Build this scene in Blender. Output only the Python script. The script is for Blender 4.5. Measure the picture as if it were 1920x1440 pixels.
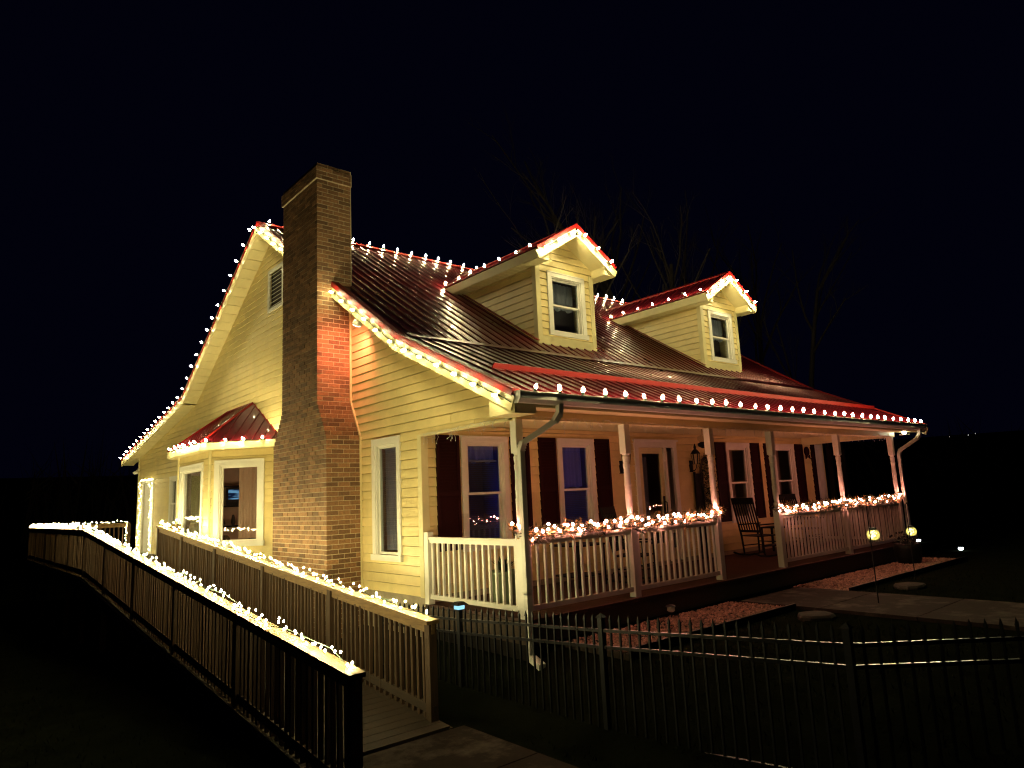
import bpy, math, random
from mathutils import Vector, Matrix
random.seed(7)
R = math.radians
for o in list(bpy.data.objects): bpy.data.objects.remove(o)
scene = bpy.context.scene
col = scene.collection

# ------------------------------------------------------------------ camera
YAW, PIT, ROL = R(49.382), R(9.289), R(-2.694)
cf = Vector((math.cos(YAW)*math.cos(PIT), math.sin(YAW)*math.cos(PIT), math.sin(PIT)))
cr = Vector((math.sin(YAW), -math.cos(YAW), 0)); cu = cr.cross(cf)
cr2 = cr*math.cos(ROL) + cu*math.sin(ROL); cu2 = -cr*math.sin(ROL) + cu*math.cos(ROL)
CAM = Vector((-5.58, -6.50, 1.45))
cam = bpy.data.cameras.new('camera'); camo = bpy.data.objects.new('camera', cam); col.objects.link(camo)
M = Matrix((cr2, cu2, -cf)).transposed().to_4x4(); M.translation = CAM
camo.matrix_world = M
cam.sensor_width = 36.0; cam.lens = 1289.2/1920*36.0
cam.clip_start = 0.05; cam.clip_end = 2000
scene.camera = camo

# ------------------------------------------------------------------ night sky
world = bpy.data.worlds.new('World'); scene.world = world; world.use_nodes = True
wn = world.node_tree.nodes; wn.clear()
wo = wn.new('ShaderNodeOutputWorld'); wb = wn.new('ShaderNodeBackground')
wb.inputs['Color'].default_value = (0.10, 0.11, 0.62, 1); wb.inputs['Strength'].default_value = 0.0034
world.node_tree.links.new(wb.outputs[0], wo.inputs[0])
scene.view_settings.view_transform = 'Standard'; scene.view_settings.look = 'None'
scene.view_settings.exposure = 0.60; scene.view_settings.gamma = 1.0
scene.view_settings.use_curve_mapping = False
scene.render.engine = 'CYCLES'
cy = scene.cycles
cy.use_denoising = True; cy.max_bounces = 7; cy.diffuse_bounces = 3; cy.glossy_bounces = 3
cy.transparent_max_bounces = 10; cy.sample_clamp_indirect = 4.0; cy.sample_clamp_direct = 0.0
cy.caustics_reflective = False; cy.caustics_refractive = False; cy.use_light_tree = True
cy.use_adaptive_sampling = False; cy.blur_glossy = 0.5; cy.filter_width = 1.2

S = dict(rake=150.0, gutter=520.0, ridge=780.0, dormer=520.0, bay=560.0, mini=540.0, door=42.0, garland=112.0, tv=2.4, lamp=75.0, flood=80.0, corner=60.0)
LIGHT_WARM = (1.0, 0.85, 0.42); LIGHT_MINI = (1.0, 0.85, 0.39); LIGHT_GAR = (1.0, 0.34, 0.25)

# ------------------------------------------------------------------ materials
MATS = {}
def mat(name, c, rough=.6, metal=0.0, var=0.0, scale=6.0, stretch=(1,1,1), bump=0.0, bscale=40.0, island=0.0, spec=.5, coat=0.0, dirt=None):
    m = bpy.data.materials.new(name); m.use_nodes = True; nt = m.node_tree; n = nt.nodes; L = nt.links
    b = n['Principled BSDF']
    b.inputs['Roughness'].default_value = rough; b.inputs['Metallic'].default_value = metal
    b.inputs['Specular IOR Level'].default_value = spec; b.inputs['Coat Weight'].default_value = coat
    b.inputs['Base Color'].default_value = (*c, 1)
    tc = n.new('ShaderNodeTexCoord'); mp = n.new('ShaderNodeMapping'); mp.inputs['Scale'].default_value = stretch
    geo = n.new('ShaderNodeNewGeometry')
    L.new(geo.outputs['Position'], mp.inputs['Vector'])
    out = None
    if var > 0:
        nz = n.new('ShaderNodeTexNoise'); nz.inputs['Scale'].default_value = scale; nz.inputs['Detail'].default_value = 6
        nz.inputs['Roughness'].default_value = .65
        L.new(mp.outputs[0], nz.inputs['Vector'])
        rp = n.new('ShaderNodeValToRGB'); rp.color_ramp.elements[0].position = .3; rp.color_ramp.elements[1].position = .7
        rp.color_ramp.elements[0].color = (*[x*(1-var) for x in c], 1)
        rp.color_ramp.elements[1].color = (*[min(1, x*(1+var*.7)) for x in c], 1)
        L.new(nz.outputs['Fac'], rp.inputs['Fac']); out = rp.outputs[0]
        mr = n.new('ShaderNodeMapRange'); mr.inputs['To Min'].default_value = max(.02, rough-.12); mr.inputs['To Max'].default_value = min(1, rough+.12)
        L.new(nz.outputs['Fac'], mr.inputs['Value']); L.new(mr.outputs[0], b.inputs['Roughness'])
    if island > 0:
        oi = n.new('ShaderNodeObjectInfo'); ad = n.new('ShaderNodeMath'); ad.operation = 'ADD'
        L.new(oi.outputs['Random'], ad.inputs[0]); L.new(geo.outputs['Random Per Island'], ad.inputs[1])
        fr = n.new('ShaderNodeMath'); fr.operation = 'FRACT'; L.new(ad.outputs[0], fr.inputs[0])
        m2 = n.new('ShaderNodeMapRange'); m2.inputs['To Min'].default_value = 1-island; m2.inputs['To Max'].default_value = 1+island
        L.new(fr.outputs[0], m2.inputs['Value'])
        hs = n.new('ShaderNodeHueSaturation'); L.new(m2.outputs[0], hs.inputs['Value'])
        if out: L.new(out, hs.inputs['Color'])
        else: hs.inputs['Color'].default_value = (*c, 1)
        out = hs.outputs[0]
    if dirt:
        n2 = n.new('ShaderNodeTexNoise'); n2.inputs['Scale'].default_value = 1.6; n2.inputs['Detail'].default_value = 9; n2.inputs['Roughness'].default_value = .7
        L.new(mp.outputs[0], n2.inputs['Vector'])
        r2 = n.new('ShaderNodeValToRGB'); r2.color_ramp.elements[0].position = .5; r2.color_ramp.elements[1].position = .75
        r2.color_ramp.elements[0].color = (0,0,0,1); r2.color_ramp.elements[1].color = (.5,.5,.5,1)
        L.new(n2.outputs['Fac'], r2.inputs['Fac'])
        mx = n.new('ShaderNodeMixRGB'); L.new(r2.outputs[0], mx.inputs['Fac'])
        if out: L.new(out, mx.inputs['Color1'])
        else: mx.inputs['Color1'].default_value = (*c, 1)
        mx.inputs['Color2'].default_value = (*dirt, 1); out = mx.outputs[0]
    if out: L.new(out, b.inputs['Base Color'])
    if bump > 0:
        nb = n.new('ShaderNodeTexNoise'); nb.inputs['Scale'].default_value = bscale; nb.inputs['Detail'].default_value = 5
        L.new(mp.outputs[0], nb.inputs['Vector'])
        bp = n.new('ShaderNodeBump'); bp.inputs['Strength'].default_value = bump; bp.inputs['Distance'].default_value = .01
        L.new(nb.outputs['Fac'], bp.inputs['Height']); L.new(bp.outputs[0], b.inputs['Normal'])
    MATS[name] = m; return m
def emit(name, c, s):
    m = bpy.data.materials.new(name); m.use_nodes = True; nt = m.node_tree; nt.nodes.clear()
    o = nt.nodes.new('ShaderNodeOutputMaterial'); e = nt.nodes.new('ShaderNodeEmission')
    e.inputs[0].default_value = (*c, 1); e.inputs[1].default_value = s; nt.links.new(e.outputs[0], o.inputs[0])
    MATS[name] = m; return m
def glassmat(name, tint=(.9,.93,.95), refl=1.0):
    m = bpy.data.materials.new(name); m.use_nodes = True; nt = m.node_tree; nt.nodes.clear(); n = nt.nodes
    o = n.new('ShaderNodeOutputMaterial'); mx = n.new('ShaderNodeMixShader'); t = n.new('ShaderNodeBsdfTransparent'); g = n.new('ShaderNodeBsdfGlossy')
    t.inputs[0].default_value = (*tint, 1); g.inputs['Roughness'].default_value = .015; g.inputs[0].default_value = (1,1,1,1)
    fr = n.new('ShaderNodeFresnel'); ge = n.new('ShaderNodeNewGeometry'); mr = n.new('ShaderNodeMapRange')
    mr.inputs['To Min'].default_value = 1.6; mr.inputs['To Max'].default_value = 1/1.6   # same reflectance on both faces of the thin pane
    nt.links.new(ge.outputs['Backfacing'], mr.inputs['Value']); nt.links.new(mr.outputs[0], fr.inputs[0])
    nt.links.new(fr.outputs[0], mx.inputs[0]); nt.links.new(t.outputs[0], mx.inputs[1]); nt.links.new(g.outputs[0], mx.inputs[2]); nt.links.new(mx.outputs[0], o.inputs[0])
    MATS[name] = m; return m

mat('siding', (.80,.655,.30), .42, var=.09, scale=2.2, dirt=(.60,.48,.20), stretch=(1,1,1), bump=.12, bscale=60, island=.035, spec=.35)
mat('trim', (.78,.75,.66), .4, var=.06, scale=4, spec=.4, bump=.06)
mat('cream', (.73,.64,.34), .45, var=.07, scale=4, spec=.35, bump=.08)
mat('brick', (.215,.11,.048), .85, var=.38, scale=26, bump=.55, bscale=90, island=.42)
mat('mortar', (.50,.41,.27), .95, var=.2, scale=30, bump=.6, bscale=120)
mat('roof', (.11,.004,.009), .31, metal=0.3, var=.3, scale=2.2, bump=.05, bscale=8, spec=.55, coat=.25)
mat('redtrim', (.22,.006,.006), .45, var=.15, scale=5, spec=.25)
mat('shutter', (.022,.003,.004), .6, var=.15, scale=9, bump=.1, spec=.12)
mat('white_metal', (.70,.68,.60), .35, var=.08, scale=5, spec=.5)
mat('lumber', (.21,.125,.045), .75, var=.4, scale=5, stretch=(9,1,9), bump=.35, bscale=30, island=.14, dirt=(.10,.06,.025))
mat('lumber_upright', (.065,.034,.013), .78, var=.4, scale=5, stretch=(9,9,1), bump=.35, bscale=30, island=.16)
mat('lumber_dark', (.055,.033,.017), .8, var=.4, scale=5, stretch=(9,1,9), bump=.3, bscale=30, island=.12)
mat('porch_floor', (.06,.027,.019), .6, spec=.2, var=.25, scale=8, stretch=(9,1,1), bump=.15, island=.1)
mat('black_metal', (.006,.006,.008), .5, var=.2, scale=9, spec=.2)
mat('fence_rail', (.007,.007,.009), .3, var=.2, scale=9, spec=.4)
mat('dark_wood', (.010,.008,.007), .5, var=.3, scale=9, bump=.1, spec=.12)
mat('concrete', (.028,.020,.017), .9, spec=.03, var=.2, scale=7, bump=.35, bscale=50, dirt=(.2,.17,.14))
mat('foundation', (.36,.30,.21), .9, var=.18, scale=6, bump=.4, bscale=30)
mat('gravel', (.27,.14,.10), .9, var=.2, scale=20, island=.45, bump=.2)
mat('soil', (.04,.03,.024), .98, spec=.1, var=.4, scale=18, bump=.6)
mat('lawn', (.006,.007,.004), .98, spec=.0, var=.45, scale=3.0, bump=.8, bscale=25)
mat('grass', (.008,.010,.005), .9, spec=.0, island=.4)
mat('bark', (.10,.08,.068), .95, var=.35, scale=6, stretch=(4,4,1), bump=.6, bscale=14)
mat('leaf', (.022,.036,.014), .7, island=.4, spec=.2)
mat('tinsel', (.34,.2,.06), .4, metal=.6, island=.5)
mat('wire', (.02,.05,.025), .6)
mat('wire_white', (.6,.58,.52), .5)
mat('interior', (.30,.20,.14), .9, var=.1, scale=3)
mat('interior_dark', (.10,.08,.08), .9)
mat('curtain', (.55,.36,.25), .85, var=.12, scale=14, stretch=(6,6,1))
mat('sheer', (.34,.35,.40), .9, var=.12, scale=10, stretch=(6,6,1))
mat('blind', (.22,.23,.27), .6)
for k_ in ('sheer','curtain'):
    nt_=MATS[k_].node_tree; b_=nt_.nodes['Principled BSDF']; o_=nt_.nodes['Material Output']; t_=nt_.nodes.new('ShaderNodeBsdfTranslucent'); m_=nt_.nodes.new('ShaderNodeMixShader')
    t_.inputs[0].default_value=(*((.4,.42,.5) if k_=='sheer' else (.6,.36,.24)),1); m_.inputs[0].default_value=.5
    nt_.links.new(b_.outputs[0],m_.inputs[1]); nt_.links.new(t_.outputs[0],m_.inputs[2]); nt_.links.new(m_.outputs[0],o_.inputs[0])
mat('stone', (.05,.043,.038), .9, spec=.03, var=.3, scale=8, bump=.5, bscale=20)
mat('pot', (.16,.20,.10), .6, var=.2)
mat('red_berry', (.35,.02,.02), .4, island=.3)
mat('candle', (.75,.72,.62), .5)
glassmat('glass')
for k_ in ('rake','gutter','ridge','dormer','bay'): emit('bulb_'+k_, LIGHT_WARM, S[k_])
emit('bulb_mini', LIGHT_MINI, S['mini']); emit('bulb_door', LIGHT_MINI, S['door']); emit('bulb_garland', LIGHT_GAR, S['garland'])
emit('tv_blue', (.01,.05,1.0), S['tv']); emit('screen_blue', (.22,.50,.85), .45); emit('lamp_warm', (1.0,.58,.32), S['lamp'])
emit('lamp_white', (.80,.90,1.0), 8.0); emit('lamp_flood', (1.0,.62,.5), 6.0); emit('lamp_corner', (1.0,.88,.62), S['corner'])
emit('lantern_glow', (.95,.85,.22), 1.2); emit('lantern_bulb', (1.0,.92,.40), 4.0); emit('solar_blue', (.30,.65,.85), .9); emit('far_lamp', (.85,.85,.8), 1.5)

# the lit screen shows a soft blue landscape: noise bands drive its own glow
nt_=MATS['screen_blue'].node_tree; em_=[q for q in nt_.nodes if q.type=='EMISSION'][0]
nz_=nt_.nodes.new('ShaderNodeTexNoise'); nz_.inputs['Scale'].default_value=3.2; nz_.inputs['Detail'].default_value=3
mp_=nt_.nodes.new('ShaderNodeMapping'); mp_.inputs['Scale'].default_value=(.8,1,4.5); ge_=nt_.nodes.new('ShaderNodeNewGeometry')
rp_=nt_.nodes.new('ShaderNodeValToRGB'); rp_.color_ramp.elements[0].position=.42; rp_.color_ramp.elements[0].color=(.01,.02,.06,1); rp_.color_ramp.elements[1].position=.62; rp_.color_ramp.elements[1].color=(.25,.55,.85,1)
nt_.links.new(ge_.outputs['Position'],mp_.inputs[0]); nt_.links.new(mp_.outputs[0],nz_.inputs['Vector']); nt_.links.new(nz_.outputs['Fac'],rp_.inputs['Fac']); nt_.links.new(rp_.outputs[0],em_.inputs[0]); em_.inputs[1].default_value=.4

# ------------------------------------------------------------------ mesh helpers
class MB:
    def __init__(s): s.v = []; s.f = []; s.mi = []
    def add(s, vs, fs, mi=0):
        k = len(s.v); s.v += [tuple(p) for p in vs]; s.f += [tuple(i+k for i in q) for q in fs]; s.mi += [mi]*len(fs); return s
    def box(s, x0, y0, z0, x1, y1, z1, mi=0):
        return s.add([(x0,y0,z0),(x1,y0,z0),(x1,y1,z0),(x0,y1,z0),(x0,y0,z1),(x1,y0,z1),(x1,y1,z1),(x0,y1,z1)],
                     [(0,3,2,1),(4,5,6,7),(0,1,5,4),(1,2,6,5),(2,3,7,6),(3,0,4,7)], mi)
    def bar(s, a, b, w, h, up=(0,0,1), mi=0):
        a = Vector(a); b = Vector(b); d = (b-a).normalized(); up = Vector(up)
        if abs(d.dot(up)) > .99: up = Vector((1,0,0))
        x = d.cross(up).normalized(); y = x.cross(d)
        vs = [p + x*i*w/2 + y*j*h/2 for p in (a,b) for i,j in ((-1,-1),(1,-1),(1,1),(-1,1))]
        return s.add(vs, [(0,1,2,3),(7,6,5,4),(0,4,5,1),(1,5,6,2),(2,6,7,3),(3,7,4,0)], mi)
    def prism(s, poly, ext, mi=0):
        n = len(poly); ext = Vector(ext); P = [Vector(p) for p in poly]
        return s.add(P+[p+ext for p in P], [tuple(range(n))[::-1], tuple(range(n,2*n))]+[(i,(i+1)%n,(i+1)%n+n,i+n) for i in range(n)], mi)
    def tube(s, pts, r, n=6, mi=0, cap=True):
        pts = [Vector(p) for p in pts]; m = len(pts); rs = r if isinstance(r,(list,tuple)) else [r]*m
        vs = []; px = None
        for i,p in enumerate(pts):
            d = (pts[min(i+1,m-1)]-pts[max(i-1,0)])
            if d.length < 1e-9: d = Vector((0,0,1))
            d.normalize()
            if px is None: px = d.cross(Vector((0,0,1)) if abs(d.z)<.9 else Vector((1,0,0))).normalized()
            else:
                px = (px - d*px.dot(d)); px = px.normalized() if px.length>1e-6 else d.orthogonal().normalized()
            py = d.cross(px)
            for k in range(n):
                a = 2*math.pi*k/n; vs.append(p + (px*math.cos(a)+py*math.sin(a))*rs[i])
        fs = [(i*n+k, i*n+(k+1)%n, (i+1)*n+(k+1)%n, (i+1)*n+k) for i in range(m-1) for k in range(n)]
        if cap: fs += [tuple(range(n))[::-1], tuple(range((m-1)*n, m*n))]
        return s.add(vs, fs, mi)
    def lathe(s, prof, c=(0,0,0), n=10, axis=(0,0,1), mi=0):
        c = Vector(c); az = Vector(axis).normalized(); ax = az.orthogonal().normalized(); ay = az.cross(ax)
        vs = [c + az*z + (ax*math.cos(2*math.pi*k/n)+ay*math.sin(2*math.pi*k/n))*r for r,z in prof for k in range(n)]
        m = len(prof)
        fs = [(i*n+k, i*n+(k+1)%n, (i+1)*n+(k+1)%n, (i+1)*n+k) for i in range(m-1) for k in range(n)]
        fs += [tuple(range(n))[::-1], tuple(range((m-1)*n, m*n))]
        return s.add(vs, fs, mi)
    def octa(s, c, r, mi=0, sx=1, sy=1, sz=1):
        x,y,z = c
        return s.add([(x+r*sx,y,z),(x-r*sx,y,z),(x,y+r*sy,z),(x,y-r*sy,z),(x,y,z+r*sz),(x,y,z-r*sz)],
              [(0,2,4),(2,1,4),(1,3,4),(3,0,4),(2,0,5),(1,2,5),(3,1,5),(0,3,5)], mi)
    def mesh(s, name, mats, smooth=False):
        me = bpy.data.meshes.new(name); me.from_pydata(s.v, [], s.f)
        for mm in (mats if isinstance(mats,(list,tuple)) else [mats]): me.materials.append(MATS[mm])
        if any(s.mi): me.polygons.foreach_set('material_index', s.mi)
        if smooth: me.polygons.foreach_set('use_smooth', [True]*len(me.polygons))
        me.update(); return me
    def obj(s, name, mats, parent=None, smooth=False):
        return place(name, s.mesh(name, mats, smooth), parent)
def pinv(p):
    return Matrix.Translation(-p.location) if p.type == 'EMPTY' else Matrix.Identity(4)
def place(name, me, parent=None, loc=None, rot=None):
    o = bpy.data.objects.new(name, me); col.objects.link(o)
    if parent is not None: o.parent = parent; o.matrix_parent_inverse = pinv(parent)
    if loc is not None: o.location = loc
    if rot is not None: o.rotation_euler = rot
    return o
def thing(name, loc, label, cat, group=None):
    o = bpy.data.objects.new(name, None); col.objects.link(o); o.location = loc; o.empty_display_size = .1
    return tag(o, label, cat, group)
def tag(o, label=None, cat=None, group=None, kind=None):
    if label: o['label'] = label
    if cat: o['category'] = cat
    if group: o['group'] = group
    if kind: o['kind'] = kind
    return o
def sm(a, b, x):
    t = max(0, min(1, (x-a)/(b-a))); return t*t*(3-2*t)
def lerp(a, b, t): return a+(b-a)*t

# ------------------------------------------------------------------ ground
def gz(x, y):
    s = sm(-1.1, 0.7, x)
    z = -.80 + .46*s - .40*sm(3, 14, y)*(1-s) - .25*sm(-2.6, -7, x)*sm(0, 8, y)
    d = math.hypot(x, y)
    z += 13*sm(70, 230, d) + .05*math.sin(x*.6+1)*math.sin(y*.5)*(1-sm(0,4,min(abs(x),abs(y))) if d < 25 else .6)*.6
    return z
def axis_pts():
    a = [-420,-300,-230,-170,-120,-85,-60,-45,-34,-26,-20,-16]
    x = -13
    while x <= 16: a.append(x); x += .5
    a += [18,21,25,30,36,44,55,70,90,120,160,200,240,300,420]
    return a
xs = axis_pts(); ys = axis_pts(); g = MB()
g.v = [(x, y, gz(x,y)) for y in ys for x in xs]; nx = len(xs)
g.f = [(j*nx+i, j*nx+i+1, (j+1)*nx+i+1, (j+1)*nx+i) for j in range(len(ys)-1) for i in range(nx-1)]; g.mi = [0]*len(g.f)
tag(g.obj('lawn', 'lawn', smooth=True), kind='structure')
# short winter grass in the strips that the camera can see
gr = MB()
for _ in range(9000):
    if random.random() < .6: x = random.uniform(-1.2, 12); y = random.uniform(-5.5, -1.25)
    else: x = random.uniform(-8, -3.1); y = random.uniform(-4.5, 9)
    if 4.0 < x < 5.95 and y > -6: continue
    if -3 < x < -1.2 and y < .3: continue
    z = gz(x,y)-.01; h = random.uniform(.03,.075); a = random.uniform(0,6.28); w = .007
    gr.add([(x-w*math.cos(a),y-w*math.sin(a),z),(x+w*math.cos(a),y+w*math.sin(a),z),(x+random.gauss(0,.025),y+random.gauss(0,.025),z+h)], [(0,1,2)])
tag(gr.obj('grass', 'grass'), 'short dormant grass over the dark front yard', kind='stuff')

# concrete walk from the porch steps, and the pad at the ramp foot
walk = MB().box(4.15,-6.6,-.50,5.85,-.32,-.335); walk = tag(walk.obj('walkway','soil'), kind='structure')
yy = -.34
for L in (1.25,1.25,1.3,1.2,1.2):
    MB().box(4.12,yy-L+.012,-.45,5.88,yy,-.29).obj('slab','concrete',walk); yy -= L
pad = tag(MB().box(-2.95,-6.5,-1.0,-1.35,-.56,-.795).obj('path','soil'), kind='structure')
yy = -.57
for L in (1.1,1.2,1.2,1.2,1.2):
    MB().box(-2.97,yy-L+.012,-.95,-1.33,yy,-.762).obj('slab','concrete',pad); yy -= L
for (x0,x1,y0,y1,lab) in ((.45,4.08,-1.22,-.20,'reddish gravel bed left of the concrete walk, against the porch'),(5.92,11.5,-1.18,-.20,'reddish gravel bed right of the concrete walk, against the porch')):
    base = MB().box(x0,y0,-.6,x1,y1,-.315); b = base.obj('gravel_bed','soil'); tag(b, kind='structure')
    st = MB()
    for _ in range(int((x1-x0)*(y1-y0)*900)):
        x = random.uniform(x0+.03,x1-.03); y = random.uniform(y0+.03,y1-.02); r = random.uniform(.012,.028)
        st.octa((x,y,-.312+r*.35), r, 0, random.uniform(.7,1.3), random.uniform(.7,1.3), random.uniform(.5,.9))
    tag(st.obj('gravel','gravel'), lab, kind='stuff')
    MB().bar((x0,y0-.02,-.31),(x1,y0-.02,-.31),.03,.12).obj('edging','dark_wood',b)
for (x,y,r,lab) in ((3.65,-1.75,.22,'flat pale stone lying by the bed corner'),(6.9,-1.75,.25,'flat stone lying right of the walk near the hook')):
    q = MB(); n = 11; P = []
    rr = [r*random.uniform(.82,1.1) for _ in range(n)]
    z = gz(x,y)
    for k,(f,h) in enumerate(((1,-.03),(1.02,.03),(.9,.06),(.5,.072))):
        q.v += [(x+rr[i]*f*math.cos(6.283*i/n)*1.25, y+rr[i]*f*math.sin(6.283*i/n), z+h+random.uniform(-.004,.004)) for i in range(n)]
    q.f = [(k*n+i,k*n+(i+1)%n,(k+1)*n+(i+1)%n,(k+1)*n+i) for k in range(3) for i in range(n)]+[tuple(range(3*n,4*n))]; q.mi=[0]*len(q.f)
    tag(q.obj('stone','stone'), lab, 'stone')

# ------------------------------------------------------------------ house: shared geometry
house = thing('farmhouse', (0,0,-.85), 'yellow sided farmhouse with red metal roof, brick chimney, two dormers and front porch', 'house')
PY = 2.13                                    # porch wall plane
XR = 12.50                                   # right end of the wall
EAVE, BEND, RIDGE, BBEND, BEAVE = (-.42,2.685), (2.2,3.92), (7.95,7.68), (13.45,4.55), (20.7,3.36)
PROF = [EAVE, BEND, RIDGE, BBEND, BEAVE]
def roofz(y):
    for (a,za),(b,zb) in zip(PROF, PROF[1:]):
        if y <= b: return za+(zb-za)*(y-a)/(b-a)
    return BEAVE[1]
class Frame:
    """wall plane: a runs along d, off along outward normal n"""
    def __init__(s, o, d, n): s.o=Vector(o); s.d=Vector(d).normalized(); s.n=Vector(n).normalized()
    def p(s, a, off, z): return s.o+s.d*a+s.n*off+Vector((0,0,z))
    def box(s, mb, a0,a1,o0,o1,z0,z1,mi=0):
        vs=[s.p(a,o,z) for z in (z0,z1) for a,o in ((a0,o0),(a1,o0),(a1,o1),(a0,o1))]
        return mb.add(vs,[(0,3,2,1),(4,5,6,7),(0,1,5,4),(1,2,6,5),(2,3,7,6),(3,0,4,7)],mi)
EXP = .142
def siding(fr, parent, z0, z1, lim, openings, name='siding_board', group=None, joints=False):
    """lim(z)->(a0,a1); openings: (a0,a1,zb,zt).  One board piece per course and gap."""
    z = z0; cnt = 0; joined = MB() if group else None
    while z < z1-.01:
        zt = min(z+EXP, z1)
        cuts = sorted({z,zt,*[q for o in openings for q in o[2:4] if z+.004 < q < zt-.004]})
        for cb,ct in zip(cuts,cuts[1:]):
            L0,R0 = lim(cb); L1,R1 = lim(ct)
            if L0>=R0: continue
            if L1>R1: L1=R1=(L1+R1)/2
            blk = sorted((o[0],o[1]) for o in openings if o[2] < (cb+ct)/2 < o[3])
            segs=[]; cur0,cur1=L0,L1
            for b0,b1 in blk:
                e = min(b0,R0)
                if e-cur0>.015: segs.append((cur0,e,cur1 if cur1<e else e,min(b0,R1) if R1>cur1 else e))
                cur0=cur1=max(cur0,b1)
            if R0-cur0>.015: segs.append((cur0,R0,max(cur0,cur1) if cur1<R1 else R1,R1))
            if joints:
                out=[]
                for a0,a1,t0,t1 in segs:
                    ps=[a0]; p=a0-(hash((int(z*997),7))%100)/100*3.2
                    while p<a1-.5:
                        p+=3.2
                        if ps[-1]+.5<p<a1-.5 and p<t1-.2 and p>t0+.2: ps.append(p)
                    ps.append(a1)
                    for i,(u,v) in enumerate(zip(ps,ps[1:])):
                        out.append((u+(.004 if i else 0),v,t0 if i==0 else u+.004,t1 if i==len(ps)-2 else v))
                segs=out
            for a0,a1,t0,t1 in segs:
                f0=(cb-z)/EXP; f1=(ct-z)/EXP; ob=lerp(.020,.005,f0); ot=lerp(.020,.005,f1); hb=min(.02,(ct-cb)*.4)
                P=fr.p; mb=MB() if joined is None else joined
                if t1<t0+.001: t1=t0+.001
                g_=.010 if cb<z+.002 else 0.0
                mb.add([P(a0,-.03,cb),P(a1,-.03,cb),P(a1,-.03,cb+g_),P(a0,-.03,cb+g_),P(a1,ob,cb+g_),P(a0,ob,cb+g_),P(t1,ot,ct),P(t0,ot,ct),P(t1,-.03,ct),P(t0,-.03,ct)],
                       ([(0,1,2,3)] if g_ else [])+[(3,2,4,5),(5,4,6,7),(7,6,8,9),(3,5,7,9),(4,2,8,6)])
                if joined is None: mb.obj(name,'siding',parent); cnt+=1
        z = zt
    if joined is not None: joined.obj(name,'siding',parent)
    return cnt
def window(fr, parent, a0, a1, z0, z1, tw=.085, double=True, level=1, blind=None, curtain=None):
    """a0..z1 outer trim.  level 1: window is a part of the house with sub-parts; level 2: all pieces hang on the given part"""
    t = MB()
    fr.box(t,a0,a1,.0,.040,z1-tw,z1); fr.box(t,a0,a0+tw,.0,.038,z0+.03,z1-tw); fr.box(t,a1-tw,a1,.0,.038,z0+.03,z1-tw)
    fr.box(t,a0+.012,a1-.012,.038,.052,z1-.025,z1-.004)
    b0,b1,y0,y1=a0+tw,a1-tw,z0+tw*.9,z1-tw
    for q0,q1,w0,w1 in ((b0,b0+.025,y0,y1),(b1-.025,b1,y0,y1),(b0+.025,b1-.025,y1-.025,y1)): fr.box(t,q0,q1,-.09,.020,w0,w1)
    w = t.obj('window' if level==1 else 'window_trim','trim',parent); par = w if level==1 else parent
    s=MB(); fr.box(s,a0-.02,a1+.02,.0,.065,z0,z0+tw*.9); s.obj('sill','trim',par)
    c0,c1,y1=b0+.025,b1-.025,y1-.025; sw=.038
    def sash(q0,q1,w0,w1,off):
        m=MB(); fr.box(m,q0,q1,off-.03,off,w1-sw,w1); fr.box(m,q0,q1,off-.03,off,w0,w0+sw)
        fr.box(m,q0,q0+sw,off-.03,off,w0+sw,w1-sw); fr.box(m,q1-sw,q1,off-.03,off,w0+sw,w1-sw); m.obj('sash','trim',par)
        g=MB(); fr.box(g,q0+sw,q1-sw,off-.018,off-.014,w0+sw,w1-sw); g.obj('pane','glass',par)
    if double:
        mid=lerp(y0,y1,.5); sash(c0,c1,mid-.02,y1,-.01); sash(c0,c1,y0,mid+.02,-.045)
    else: sash(c0,c1,y0,y1,-.02)
    if blind:
        m=MB(); z=blind[0]
        while z<blind[1]:
            fr.box(m,c0+.01,c1-.01,-.15,-.125,z,z+.004); z+=.032
        fr.box(m,c0+.01,c1-.01,-.155,-.12,blind[1],blind[1]+.03); m.obj('blind','blind',par)
    if curtain:
        for (q0,q1,w0,w1,mt,scal) in curtain:
            m=MB(); n=28; zb=[]
            for i in range(n+1):
                a=lerp(q0,q1,i/n); o=-.19+.02*math.sin(i*1.7)+.008*math.sin(i*.6)
                zz=w0+scal*abs(math.sin(i/n*math.pi*2.5))*.5
                m.v+= [tuple(fr.p(a,o,zz)),tuple(fr.p(a,o,w1))]
            m.f=[(2*i,2*i+2,2*i+3,2*i+1) for i in range(n)]; m.mi=[0]*n; m.obj('curtain',mt,par,True)
    return w

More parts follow.
